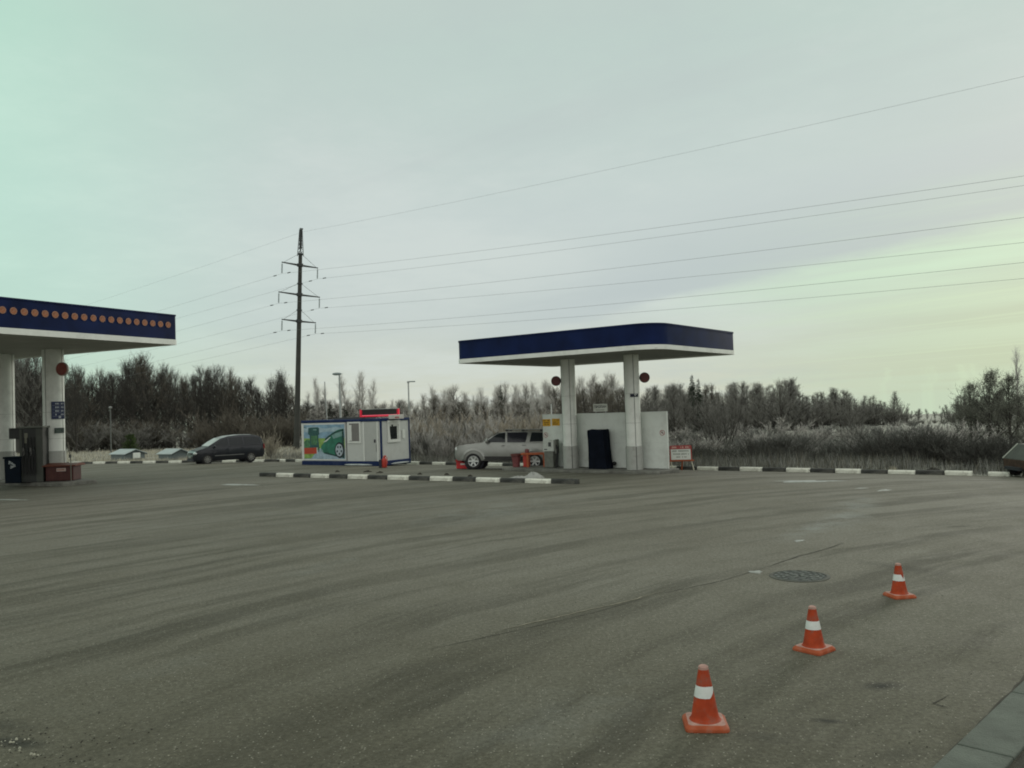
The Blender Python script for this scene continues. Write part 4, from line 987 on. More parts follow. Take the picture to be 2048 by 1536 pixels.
def wheel(parent, x, y, r_, w_, side, rim_m, spokes=6):
    w = empty('wheel', (x, y, r_)); w.parent = parent
    q = Matrix.Rotation(-PI / 2 * side, 4, 'X')
    MB().lathe([(r_ * .66, -w_ / 2), (r_ * .9, -w_ / 2), (r_, -w_ * .32), (r_, w_ * .32), (r_ * .92, w_ / 2), (r_ * .66, w_ / 2)], 28, 0, q, close=False).build('tyre', M['black'], w, smooth=True)
    rm = MB().lathe([(r_ * .66, -w_ / 2), (r_ * .66, w_ * .46), (r_ * .60, w_ * .46), (r_ * .58, w_ * .2)], 28, 0, q, close=False)
    for i in range(spokes):
        a = 2 * PI * i / spokes; rr_ = q @ Matrix.Rotation(a, 4, 'Z')
        rm.add([(.0, -r_ * .10, w_ * .40), (.0, r_ * .10, w_ * .40), (r_ * .62, r_ * .085, w_ * .44), (r_ * .62, -r_ * .085, w_ * .44), (.0, -r_ * .10, w_ * .2), (.0, r_ * .10, w_ * .2), (r_ * .62, r_ * .085, w_ * .2), (r_ * .62, -r_ * .085, w_ * .2)],
               [(0, 1, 2, 3), (4, 7, 6, 5), (0, 3, 7, 4), (1, 5, 6, 2)], 0, rr_)
    rm.lathe([(r_ * .16, w_ * .1), (r_ * .16, w_ * .44), (.001, w_ * .46)], 16, 0, q, close=False).build('rim', rim_m, w, smooth=True)
    MB().lathe([(r_ * .62, w_ * .02), (.001, w_ * .03)], 20, 0, q, close=False).build('brake_disc', M['ink'], w)
    return w
def refine(pts, L=.13):
    out = []
    for (x0, z0), (x1, z1) in zip(pts, pts[1:] + pts[:1]):
        n = max(1, int(math.hypot(x1 - x0, z1 - z0) / L)); out += [(x0 + (x1 - x0) * i / n, z0 + (z1 - z0) * i / n) for i in range(n)]
    return out
def side_sheet(pts, hwf, off, side):
    """an outline filled, cut along several levels and bent to the car's side"""
    from mathutils.geometry import delaunay_2d_cdt
    n = len(pts); co = [Vector(p) for p in pts]; x0 = min(p[0] for p in pts); x1 = max(p[0] for p in pts); z0 = min(p[1] for p in pts); z1 = max(p[1] for p in pts)
    x = math.ceil(x0 / .16) * .16
    while x < x1:
        z = math.ceil(z0 / .11) * .11
        while z < z1:
            if min((x - p[0]) ** 2 + (z - p[1]) ** 2 for p in pts) > .0016: co.append(Vector((x, z)))
            z += .11
        x += .16
    vo, _, fo_ = delaunay_2d_cdt(co, [(i, (i + 1) % n) for i in range(n)], [], 1, 1e-5)[:3]
    return [(q.x, side * (hwf(q.x, q.y) + off), q.y) for q in vo], [tuple(g) for g in fo_]
def glass_poly(parent, name, pts, hwf, off, m, side):
    pr = refine(pts, .3); n = len(pr); v, fs = side_sheet(pr, hwf, off, side); rim_v = [(x, side * (hwf(x, z) + o_), z) for o_ in (off, -.01) for x, z in pr]
    return MB().add(v, fs).add(rim_v, [(i, (i + 1) % n, n + (i + 1) % n, n + i) for i in range(n)]).build(name, m, parent, smooth=True, angle=.5)
def glass_poly_flat(parent, name, pts, hwf, off, m, side):
    o_ = MB(); v = [(x, side * (hwf(x, z) + off), z) for x, z in pts]; vi = [(x, side * (hwf(x, z) - .01), z) for x, z in pts]; n = len(pts)
    o_.add(v + vi, [tuple(range(n))] + [(i, (i + 1) % n, n + (i + 1) % n, n + i) for i in range(n)]); return o_.build(name, m, parent)
def car_paint(name, col, rough=.35, metal=.5, dirt_a=.4):
    return mat(name, col, rough, metal, var=.06, scale=2, dirt=((col[0] * .55 + .03, col[1] * .55 + .028, col[2] * .5 + .022), dirt_a, 1.6), coat=.3)

# silver SUV
SVP = car_paint('silver_paint', (.265, .27, .25), .34, .55); TRD = mat('dark_trim', (.035, .035, .033), .6)
wa = gpt(946.6, 939.3); wb = gpt(1068, 938.5)
yaw = math.radians(180 - 7)
suv = empty('silver_car', (0, 0, 0)); tag(suv, 'silver off-road car half hidden by the white wall', 'car')
RAX, FAX, WR = -1.40, 1.45, .375
def suv_hw(x, z):
    base = interp([(-2.4, .80), (-2.1, .90), (-1, .925), (1.2, .925), (1.9, .88), (2.25, .76), (2.4, .62)], x)
    return base * interp([(.38, .955), (.55, .985), (.75, 1.0), (.92, 1.0), (1.05, .99), (1.16, .97), (1.27, .93)], z)
low = [(2.22, .40), (2.35, .52), (2.385, .70), (2.34, .98), (2.18, 1.10), (1.6, 1.175), (1.02, 1.23), (-.2, 1.25), (-2.33, 1.26), (-2.39, 1.0), (-2.40, .62), (-2.30, .42)]
low += arch(RAX, WR, .475, .42)[::1] if False else []
ra = arch(RAX, WR, .475, .42); fa = arch(FAX, WR, .475, .42)
low += ra + [(-.6, .40), (.6, .40)] + fa
loft(low, suv_hw, 'body', SVP, suv, .035)
gh = [(1.06, 1.225), (.62, 1.52), (.28, 1.70), (-.1, 1.765), (-1.0, 1.79), (-1.9, 1.775), (-2.18, 1.72), (-2.34, 1.26), (-1.0, 1.24)]
def gh_hw(x, z):
    return interp([(-2.4, .80), (-2.0, .875), (-1, .895), (.6, .88), (1.06, .80)], x) * interp([(1.22, 1.0), (1.5, .90), (1.7, .80), (1.8, .70)], z)
loft(gh, gh_hw, 'cabin', SVP, suv, .05)
for s in (1, -1):
    d = glass_poly(suv, 'door', [(.98, .52), (.98, 1.0), (.90, 1.195), (-.06, 1.215), (-.06, .46), (.86, .46)], suv_hw, .010, SVP, s)
    MB().box(-.02, .16, s * .945 - .015, s * .945 + .015, 1.08, 1.12).build('handle', SVP, d, bevel=.01)
    d2 = glass_poly(suv, 'door', [(-.085, .46), (-.085, 1.215), (-1.02, 1.22), (-1.05, 1.0), (-.96, .80), (-.90, .46)], suv_hw, .010, SVP, s)
    MB().box(-1.0, -.82, s * .945 - .015, s * .945 + .015, 1.10, 1.14).build('handle', SVP, d2, bevel=.01)
    glass_poly(suv, 'window', [(.90, 1.255), (.50, 1.545), (.27, 1.675), (-.02, 1.70), (-.04, 1.255)], gh_hw, .012, M['glass'], s)
    glass_poly(suv, 'window', [(-.13, 1.255), (-.11, 1.705), (-1.0, 1.72), (-1.08, 1.68), (-.98, 1.26)], gh_hw, .012, M['glass2'], s)
    glass_poly(suv, 'window', [(-1.17, 1.28), (-1.25, 1.71), (-1.85, 1.70), (-2.05, 1.64), (-2.14, 1.31)], gh_hw, .012, M['glass'], s)
    fl = MB()
    for cx in (FAX, RAX):
        o_ = arch(cx, WR, .50, .46, 12); i_ = arch(cx, WR, .475, .46, 12); o3 = arch(cx, WR, .60, .50, 12)
        for k_ in range(12):
            def pt(p_, off): return (p_[0], s * (suv_hw(p_[0], min(.9, p_[1])) + off), p_[1])
            fl.add([pt(i_[k_], .035), pt(i_[k_ + 1], .035), pt(o_[k_ + 1], .04), pt(o_[k_], .04)], [(0, 1, 2, 3)]); fl.add([pt(o_[k_], .04), pt(o_[k_ + 1], .04), pt(o3[k_ + 1], .004), pt(o3[k_], .004)], [(0, 1, 2, 3)]); fl.add([pt(i_[k_], .035), pt(i_[k_ + 1], .035), pt(i_[k_ + 1], -.1), pt(i_[k_], -.1)], [(0, 1, 2, 3)])
    fl.build('fender_flare', SVP, suv, smooth=True)
    glass_poly(suv, 'sill_trim', [(-.90, .42), (-.92, .60), (.96, .60), (.94, .42)], suv_hw, .022, TRD, s)
    mi = MB().sphere((.80, s * 1.04, 1.31), .08, .11, .115, 14).build('mirror', SVP, suv, smooth=True)
    MB().box(.68, .78, min(s * .86, s * .96), max(s * .86, s * .96), 1.24, 1.285).build('mirror_arm', TRD, mi)
    MB().tube((.0, s * .66, 1.845), (-1.85, s * .66, 1.855), .022, .022, 8).build('roof_rail', SVP, suv)
    for x in (-.1, -.85, -1.7): MB().box(x - .07, x + .07, s * .66 - .03, s * .66 + .03, 1.77, 1.845).build('rail_foot', TRD, suv)
    MB().sphere((2.26, s * .60, .93), .11, .15, .115, 14).build('headlight', mat('lamp_glass', (.60, .62, .60), .15, var=.05), suv, smooth=True)
    MB().box(-2.41, -2.33, s * .72 - .07, s * .72 + .07, .95, 1.25).build('tail_light', mat('tail_red', (.2, .01, .01), .3), suv)
    for cx in (FAX, RAX): wheel(suv, cx, s * .80, WR, .26, s, mat('alloy_rim', (.50, .52, .50), .3, .5), 6)
    for cx in (FAX, RAX):
        MB().lathe([(.47, -.02), (.47, .02)], 24, 0, Matrix.Translation((cx, s * .66, WR)) @ Matrix.Rotation(PI / 2, 4, 'X')).build('wheel_well', M['ink'], suv)
MB().box(2.33, 2.40, -.42, .42, .82, 1.0).build('grille', TRD, suv, bevel=.01); MB().box(2.22, 2.41, -.62, .62, .46, .66).build('bumper_insert', TRD, suv, bevel=.02); MB().box(2.405, 2.415, -.26, .26, .62, .72).build('number_plate', M['signwhite'], suv)
MB().add([(1.0, -.76, 1.275), (1.0, .76, 1.275), (.335, .64, 1.69), (.335, -.64, 1.69)], [(0, 1, 2, 3)]).build('windscreen', M['glass2'], suv, loc=(.03, 0, .022))
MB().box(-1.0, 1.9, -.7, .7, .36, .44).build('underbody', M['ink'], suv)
MB().box(.25, .55, -.2, .15, 1.2, 1.45).build('dashboard', M['ink'], suv)
# put it on the ground: near-side wheels where the photograph shows them
hx, hy = math.cos(yaw), math.sin(yaw)
mid = (wa + wb) / 2; fx_ = (FAX + RAX) / 2; sx_, sy_ = -hy, hx      # left side of the car
sd_ = 1 if (sx_ * (-mid.x) + sy_ * (-mid.y)) > 0 else -1
suv.location = (mid.x - hx * fx_ - sx_ * .86 * sd_, mid.y - hy * fx_ - sy_ * .86 * sd_, 0); L_ = suv.location
zs = [gz(L_.x + hx * a + sx_ * b, L_.y + hy * a + sy_ * b) for a, b in ((FAX, .8), (FAX, -.8), (RAX, .8), (RAX, -.8))]
suv.location.z = sum(zs) / 4; roll_ = math.atan2((zs[0] + zs[2] - zs[1] - zs[3]) / 2, 1.6); pit_ = math.atan2((zs[2] + zs[3] - zs[0] - zs[1]) / 2, FAX - RAX)
suv.rotation_mode = 'ZYX'; suv.rotation_euler = (roll_, pit_, yaw); suv.rotation_mode = 'XYZ'
suv.rotation_euler = (Matrix.Rotation(yaw, 4, 'Z') @ Matrix.Rotation(pit_, 4, 'Y') @ Matrix.Rotation(roll_, 4, 'X')).to_euler('XYZ')
print('suv', project((L_.x + hx * 2.4, L_.y + hy * 2.4, .5)), 'len px', (wb - wa).length)

# dark van
VNP = car_paint('night_blue_paint', (.006, .008, .013), .35, .1, .2); FRW = mat('frosted_glass', (.40, .45, .43), .7, var=.15, scale=3)
va = gpt(420, 927.5); vb = gpt(497, 925.5)
van = empty('dark_van', (0, 0, 0)); tag(van, 'dark blue people carrier with frosted roof parked by the meadow kerb', 'car')
RX2, FX2, W2 = -1.38, 1.46, .325
def van_hw(x, z): return interp([(-2.32, .74), (-2.1, .86), (-1, .905), (1.2, .905), (1.8, .86), (2.15, .74), (2.32, .55)], x) * interp([(.22, .95), (.4, .985), (.6, 1.0), (.75, 1.0), (.9, .985), (1.0, .96), (1.1, .925)], z)
low = [(2.20, .26), (2.30, .40), (2.315, .55), (2.26, .74), (2.10, .84), (1.75, .95), (1.36, 1.06), (.2, 1.07), (-2.27, 1.09), (-2.33, .85), (-2.33, .5), (-2.22, .28)] + arch(RX2, W2, .385, .26) + [(-.5, .25), (.5, .25)] + arch(FX2, W2, .385, .26)
loft(low, van_hw, 'body', VNP, van, .04)
gh2 = [(1.40, 1.05), (.95, 1.34), (.50, 1.58), (.05, 1.69), (-.7, 1.74), (-1.5, 1.72), (-2.0, 1.62), (-2.16, 1.48), (-2.28, 1.08), (-.5, 1.06)]
def gh2_hw(x, z): return interp([(-2.3, .74), (-2.0, .85), (-1, .885), (.6, .875), (1.1, .82), (1.4, .72)], x) * interp([(1.05, 1.0), (1.4, .90), (1.62, .79), (1.74, .66)], z)
loft(gh2, gh2_hw, 'cabin', VNP, van, .05)
rfz = MB(); pts = [(.50, 1.58), (.05, 1.69), (-.7, 1.74), (-1.5, 1.72), (-1.95, 1.635)]
vs = []
for x, z in pts:
    for f_ in (-1, -.6, 0, .6, 1): vs.append((x, f_ * (gh2_hw(x, z) - .01), z + .012 + (.004 if abs(f_) < 1 else -.012)))
fs = [(5 * i + j, 5 * i + j + 1, 5 * i + j + 6, 5 * i + j + 5) for i in range(4) for j in range(4)]
rfz.add(vs, fs).build('roof', mat('frosted_roof', (.30, .33, .32), .85, var=.25, scale=3), van, smooth=True)
MB().add([(1.33, -.70, 1.10), (1.33, .70, 1.10), (.93, .765, 1.345), (.52, .66, 1.565), (.52, -.66, 1.565), (.93, -.765, 1.345)], [(0, 1, 2, 5), (5, 2, 3, 4)]).build('windscreen', FRW, van, smooth=True, loc=(.022, 0, .018))
for s in (1, -1):
    glass_poly(van, 'window', [(1.06, 1.12), (.62, 1.42), (.40, 1.54), (.12, 1.57), (.10, 1.12)], gh2_hw, .010, M['glass'], s)
    glass_poly(van, 'window', [(.03, 1.12), (.05, 1.58), (-.86, 1.61), (-.90, 1.12)], gh2_hw, .010, M['glass'], s)
    glass_poly(van, 'window', [(-.97, 1.12), (-.93, 1.61), (-1.75, 1.57), (-1.98, 1.48), (-2.06, 1.14)], gh2_hw, .010, M['glass'], s)
    d = glass_poly(van, 'door', [(1.05, .34), (1.05, .98), (.08, 1.04), (.08, .34)], van_hw, .008, VNP, s); MB().box(.12, .28, s * .91 - .012, s * .91 + .012, .90, .93).build('handle', VNP, d)
    d = glass_poly(van, 'door', [(.05, .34), (.05, 1.04), (-.93, 1.05), (-.95, .72), (-.86, .34)], van_hw, .008, VNP, s); MB().box(-.86, -.7, s * .91 - .012, s * .91 + .012, .92, .95).build('handle', VNP, d)
    glass_poly(van, 'side_moulding', [(-.9, .50), (-.9, .545), (1.0, .545), (1.0, .50)], van_hw, .02, mat('pale_moulding', (.16, .165, .16), .4), s)
    MB().sphere((2.14, s * .60, .70), .14, .20, .095, 14).build('headlight', mat('van_lamp', (.50, .54, .52), .15), van, smooth=True)
    MB().box(-2.34, -2.26, s * .7 - .07, s * .7 + .07, .8, 1.1).build('tail_light', MATS['tail_red'], van)
    MB().sphere((1.02, s * .99, 1.10), .06, .11, .085, 12).build('mirror', VNP, van, smooth=True)
    for cx in (FX2, RX2):
        wheel(van, cx, s * .79, W2, .22, s, mat('dull_rim', (.22, .22, .205), .4, .4), 8)
        MB().lathe([(.38, -.02), (.38, .02)], 24, 0, Matrix.Translation((cx, s * .66, W2)) @ Matrix.Rotation(PI / 2, 4, 'X')).build('wheel_well', M['ink'], van)
MB().box(2.25, 2.325, -.36, .36, .60, .75).build('grille', mat('van_grille', (.05, .055, .055), .4), van, bevel=.01); MB().box(2.31, 2.335, -.26, .26, .42, .53).build('number_plate', mat('plate_dull', (.25, .26, .24), .5), van); MB().box(2.12, 2.325, -.6, .6, .24, .36).build('air_intake', M['ink'], van, bevel=.02)
MB().box(2.0, 2.33, -.7, .7, .76, .79).build('bonnet_frost', M['frost'], van, bevel=.012) if False else None
fq = MB(); vs = []
for x, z in ((2.06, .865), (1.75, .958), (1.38, 1.06)):
    for f_ in (-.92, -.5, 0, .5, .92): vs.append((x, f_ * van_hw(x, z), z + .012))
fq.add(vs, [(5 * i + j, 5 * i + j + 1, 5 * i + j + 6, 5 * i + j + 5) for i in range(2) for j in range(4)]).build('bonnet', mat('frosted_bonnet', (.10, .11, .11), .7, var=.35, scale=3), van, smooth=True)
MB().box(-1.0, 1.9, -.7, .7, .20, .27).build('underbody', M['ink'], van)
yw = math.atan2(va.y - vb.y, va.x - vb.x); yw = math.radians(180 + 37)
hx, hy = math.cos(yw), math.sin(yw); sx_, sy_ = -hy, hx; mid = (va + vb) / 2; sd_ = 1 if (sx_ * (-mid.x) + sy_ * (-mid.y)) > 0 else -1
van.location = (mid.x - hx * .04 - sx_ * .8 * sd_, mid.y - hy * .04 - sy_ * .8 * sd_, gz(mid.x, mid.y)); van.rotation_euler = (0, 0, yw); van.scale = (.94, .97, .98)

# rusty trailer at the frame's edge
tp = gpt(2031, 954); tr_ = empty('rusty_trailer', (tp.x, tp.y, gz(tp.x, tp.y)), math.radians(-4)); tag(tr_, 'rusty old trailer with slanted grey tarpaulin parked against the kerb', 'trailer')
RU = mat('rusty_steel', (.050, .027, .016), .8, var=.5, scale=5, bump=.3); TP = mat('grey_tarpaulin', (.045, .052, .040), .7, var=.25, scale=3, bump=.3)
zT = lambda py: at(2020, py, tp.y).z - tr_.location.z
MB().box(.0, 2.7, -.7, .8, zT(938), zT(919.5)).build('bed', RU, tr_, bevel=.02)
for z in (zT(933), zT(926)): MB().box(-.01, 2.71, -.715, -.702, z - .02, z + .02).build('side_rib', RU, tr_)
xt = (2037 - 2005) / 60.0; zl_, zh_ = zT(919.5), zT(890.5)
MB().prism([(.0, zl_ + .002), (2.7, zl_ + .002), (2.7, zh_), (xt, zh_)], -.78, .68, M4=Matrix(((1, 0, 0, 0), (0, 0, -1, 0), (0, 1, 0, 0), (0, 0, 0, 1)))).build('tarpaulin', TP, tr_, bevel=.02)
MB().path([(-.02, -.70, zl_ + .01), (xt, -.70, zh_ + .01), (2.7, -.70, zh_ + .01)], .022, 6).path([(-.02, .78, zl_ + .01), (xt, .78, zh_ + .01)], .022, 6).build('tarp_edge', mat('pale_piping', (.34, .37, .31), .6), tr_)
MB().add([(.12, -.685, zl_ + .03), (1.0, -.685, zl_ + .03), (.7, -.685, zl_ + .30)], [(0, 1, 2)]).build('dark_triangle', mat('tarp_dark', (.03, .035, .025), .8), tr_, loc=(.25, -.002, .02))  # flat dark triangle laid on the tarpaulin's side
for x in (.30, 1.9): wheel(tr_, x, -.52, .27, .2, -1, mat('rusty_rim', (.10, .06, .04), .7), 5)
for x in (.30, 1.9): wheel(tr_, x, .6, .27, .2, 1, mat('rusty_rim', (.10, .06, .04), .7), 5)
MB().path([(.10, -.72, zT(938) + .02), (.32, -.78, .22), (.55, -.80, .13), (.75, -.80, .16)], .022, 6).path([(.32, -.80, .02), (.5, -.80, .14), (.62, -.8, .24)], .02, 6).build('drawbar_strap', mat('grey_strap', (.26, .25, .22), .6), tr_)
MB().box(-.12, .0, -.5, .5, zT(940), zT(934)).build('tail_beam', mat('dark_beam', (.018, .02, .024), .6), tr_)
MB().box(.70, .86, -.74, -.72, .30, .36).box(.62, 2.6, -.66, -.6, .16, .22).build('lamp_bar', mat('pale_rust', (.16, .13, .11), .6), tr_)

# ------------------------------------------------------------------ tank hatch housings on the meadow
def hatch(pxl, pxc, pxr, py_base, py_eave, py_ridge, label, sign):
    c_ = gpt(pxc, py_base); rz = math.radians(60); ex_ = Vector((math.cos(rz), math.sin(rz), 0)); ey_ = Vector((-math.sin(rz), math.cos(rz), 0))
    h = empty('tank_housing', c_, rz); tag(h, label, 'tank housing'); sc_ = F / c_.y
    ww = (pxr - pxc) / sc_ / math.cos(.61) * .98; ll = (pxc - pxl) / sc_ / math.sin(.61) * .95; ze = (py_base - py_eave) / sc_; zr = (py_base - py_ridge) / sc_
    ll = min(ll, 3.4)
    GM = mat('hatch_grey', (.115, .14, .14), .6, var=.15, scale=3)
    MB().prism([(0, 0), (ww, 0), (ww, ze), (ww / 2, zr), (0, ze)], -ll, 0, M4=Matrix(((1, 0, 0, 0), (0, 0, -1, 0), (0, 1, 0, 0), (0, 0, 0, 1)))).build('housing', GM, h)
    RFm = mat('frosted_sheet', (.33, .38, .37), .7, var=.1, scale=2)
    t_ = .05
    for a, b in (((-.12, ze - .05), (ww / 2, zr + .02)), ((ww + .12, ze - .05), (ww / 2, zr + .02))):
        MB().prism([a, b, (b[0], b[1] + t_), (a[0], a[1] + t_)], -ll - .1, .1, M4=Matrix(((1, 0, 0, 0), (0, 0, -1, 0), (0, 1, 0, 0), (0, 0, 0, 1)))).build('roof', RFm, h)
    MB().prism([(-.12, ze - .06), (ww / 2, zr + .0), (ww + .12, ze - .06), (ww + .12, ze - .13), (ww / 2, zr - .08), (-.12, ze - .13)], .09, .125, M4=Matrix(((1, 0, 0, 0), (0, 0, -1, 0), (0, 1, 0, 0), (0, 0, 0, 1)))).build('verge_board', mat('hatch_dark', (.03, .04, .04), .6), h)
    if sign: MB().box(ww * .34, ww * .72, -.13, -.02, ze * .28, ze * 1.08).build('sign_plate', M['signwhite'], h, bevel=.04)
    return h
hatch(223, 251, 288, 922.5, 908, 901, 'grey gabled tank housing with a white plate behind the meadow kerb', True)
hatch(319, 344, 378, 922, 907.5, 900, 'grey gabled tank housing without plate at the nose of the van', False)

# ------------------------------------------------------------------ power pylon
PYD = 80.0; pb_ = at(593, 897, PYD); pz0 = gz(pb_.x, pb_.y); py_ = empty('power_pylon', (pb_.x, pb_.y, pz0), math.atan2(4.0, 3.4)); TILT = Matrix.Rotation(.0455, 4, 'Y') @ Matrix.Rotation(math.atan2(4.0, 3.4), 4, 'Z'); py_.rotation_euler = TILT.to_euler(); tag(py_, 'tall tapering power pylon with three crossarms behind the cabin', 'pylon')
def zat(py, px=598): return at(px, py, PYD).z - pz0
ztop, zbar, = zat(458), zat(510)
MB().lathe([(.31, -.3), (.28, 1), (.175, zbar)], 20).build('pole', M['pole'], py_, smooth=True)
lt = MB(); zz = zbar; zt_ = ztop; nseg = 6
for s1, s2 in ((-1, -1), (1, -1), (1, 1), (-1, 1)): lt.tube((s1 * .2, s2 * .2, zbar - .1), (s1 * .09, s2 * .09, zt_), .035, .035, 5)
for i in range(nseg):
    za, zb2 = zbar + (zt_ - zbar) * i / nseg, zbar + (zt_ - zbar) * (i + 1) / nseg; ra_, rb_ = .2 - .11 * i / nseg, .2 - .11 * (i + 1) / nseg
    for (s1, s2), (s3, s4) in (((-1, -1), (1, -1)), ((1, -1), (1, 1)), ((1, 1), (-1, 1)), ((-1, 1), (-1, -1))):
        lt.tube((s1 * ra_, s2 * ra_, za), (s3 * rb_, s4 * rb_, zb2), .022, .022, 4)
lt.box(-.09, .09, -.09, .09, zt_ - 1.9, zt_ - .05).build('lattice_top', M['darksteel'], py_)
MB().box(-.1, .22, -.06, .06, zt_, zt_ + .10).build('top_bracket', M['darksteel'], py_)
wires = []
def wire_end(px, py, Y): return at(px, py, Y)
WD = Vector((.755, -.656, 0))
conds = []
for zc_, hl in ((zat(530), 2.07), (zat(589), 2.36), (zat(642), 1.95)):
    MB().lathe([(.30, zc_ - .14), (.30, zc_ + .14)], 16).build('arm_collar', M['darksteel'], py_)
    MB().lathe([(.27, zc_ + 1.0), (.27, zc_ + 1.12)], 16).build('stay_collar', M['darksteel'], py_)
    for s in (1, -1):
        a = MB().add([(s * .2, -.12, zc_ - .10), (s * .2, .12, zc_ - .10), (s * hl, .03, zc_ - .04), (s * hl, -.03, zc_ - .04), (s * .2, -.12, zc_ + .06), (s * .2, .12, zc_ + .06), (s * hl, .03, zc_ + .05), (s * hl, -.03, zc_ + .05)],
                     [(0, 1, 2, 3), (4, 7, 6, 5), (0, 3, 7, 4), (1, 5, 6, 2), (3, 2, 6, 7), (0, 4, 5, 1)]).build('crossarm', M['darksteel'], py_)
        MB().tube((s * .2, 0, zc_ + 1.05), (s * (hl - .25), 0, zc_ + .05), .018, .018, 5).build('stay_rod', M['wire'], a)
        ins = MB()
        for i in range(7): ins.lathe([(.03, -.09), (.085, -.045), (.03, 0)], 10, 0, Matrix.Translation((s * (hl - .04), 0, zc_ - .16 - .125 * i)))
        ins.tube((s * (hl - .04), 0, zc_ - .04), (s * (hl - .04), 0, zc_ - 1.08), .018, .018, 5).build('insulator', M['insul'], a)
        conds.append((s, Vector((s * (hl - .04), 0, zc_ - 1.08))))
PMW = Matrix.Translation(py_.location) @ TILT
def catenary(name, p0, end_a, end_b, r_, label, sag):
    """one continuous cable through its support point, sagging on both sides"""
    mb = MB(); pts = []
    def run(e, n): return [p0.lerp(e, i / n) - Vector((0, 0, sag * 4 * (i / n) * (1 - i / n))) for i in range(n + 1)]
    a = run(end_a, 26); b = run(end_b, 40); pts = a[::-1] + b[1:]
    mb.path([tuple(q - p0) for q in pts], r_, 5); o = mb.build(name, M['wire'], loc=p0); tag(o, label, 'power line', 'cables strung from the pylon'); return o
SP = 150.0
labs = {(0, -1): 'upper crossarm end away from the canopy', (0, 1): 'upper crossarm end on the canopy side', (1, -1): 'middle crossarm end away from the canopy', (1, 1): 'middle crossarm end on the canopy side', (2, -1): 'lower crossarm end away from the canopy', (2, 1): 'lower crossarm end on the canopy side'}
targets = {(0, -1): 352, (0, 1): 371, (1, -1): 435, (1, 1): 485, (2, -1): 525, (2, 1): 557}
for i, (s, pl) in enumerate(conds):
    lv = i // 2; p0 = PMW @ pl
    ty = targets[(lv, s)]
    # where this cable crosses the frame's edge, in the vertical plane it hangs in
    r = ray(2048, ty); den_ = WD.x * r.y - WD.y * r.x; t = (p0.y * r.x - p0.x * r.y) / den_
    pe = Vector((p0.x + WD.x * t, p0.y + WD.y * t, CAM.z + r.z * ((p0.y + WD.y * t) / r.y) + .9))
    # straight slope beyond it and a little sag before it
    far = p0 + (pe - p0) * 1.9; 
    sagv = .35
    e_l = p0 - WD * 150 + Vector((0, 0, -3.5 - .8 * lv))
    catenary('power_cable', p0, e_l, far, .0085, 'power cable hanging from the ' + labs[(lv, s)], .9)
    dm = MB()
    for sg_ in (1, -1):
        c_ = p0 + WD * sg_ * 1.15 + Vector((0, 0, -.06)); dm.tube(c_ - WD * .22, c_ + WD * .22, .045, .045, 6)
    o = dm.build('cable_damper', M['darksteel']); tag(o, 'small vibration dampers on the cable of the ' + labs[(lv, s)], 'damper', 'dampers on the pylon cables')
p0 = PMW @ Vector((.16, 0, zt_ - .25)); r = ray(2048, 153); den_ = WD.x * r.y - WD.y * r.x; t = (p0.y * r.x - p0.x * r.y) / den_
pe = Vector((p0.x + WD.x * t, p0.y + WD.y * t, CAM.z + r.z * ((p0.y + WD.y * t) / r.y) + .9))
catenary('power_cable', p0, p0 - WD * 150 + Vector((0, 0, -3.0)), p0 + (pe - p0) * 1.9, .007, 'topmost thin earth cable running from the pylon tip', .9)

# ------------------------------------------------------------------ lamp posts
def lamp(px, py_top, Y, label, head, r_=.07, hw_=.5):
    b_ = at(px, 880, Y); z0 = gz(b_.x, b_.y); H = at(px, py_top, Y).z - z0
    l_ = empty('street_lamp' if head else 'bare_pole', (b_.x, b_.y, z0)); tag(l_, label, 'lamp post' if head else 'pole')
    MB().tube((0, 0, -.2), (0, 0, H), r_ * 1.3, r_, 10).build('post', M['steel'] if head != 'ball' else mat('dull_post', (.11, .12, .11), .7), l_, smooth=True)
    if head == 'cobra':
        MB().tube((.02, 0, H - .05), (-.25, 0, H + .06), .04, .04, 8).build('arm', M['steel'], l_)
        MB().sphere((-.22, 0, H + .02), hw_, .2, .12, 16).build('lamp_head', mat('lamp_head_grey', (.17, .21, .205), .5), l_, smooth=True)
        MB().sphere((-.30, 0, H - .035), hw_ * .6, .14, .08, 12).build('lamp_glass', mat('lamp_cover', (.30, .36, .36), .3), l_, smooth=True)
    elif head == 'short':
        MB().box(-.12, .12, -.1, .1, H - .12, H + .10).build('cap', M['steel'], l_); MB().box(.1, .75, -.1, .1, H - .02, H + .10).build('lamp_head', MATS['lamp_head_grey'], l_, bevel=.03)
    elif head == 'ball':
        MB().sphere((0, 0, H), .17, .17, .12).build('lamp_head', mat('dull_lamp', (.20, .21, .20), .6), l_, smooth=True)
    return l_
lamp(682.5, 748, 72, 'grey street lamp with long oval head behind the cabin', 'cobra', .08, .42)
lamp(820, 764, 90, 'grey street lamp with short square head beyond the cabin end', 'short', .07)
lamp(222, 815, 82, 'slim pale lamp on the meadow before the dark wood', 'ball', .045)
o = lamp(657, 763, 100, 'bare slim pole rising between the pylon and the oval lamp', None, .06); o.rotation_euler = (0, -.035, 0)

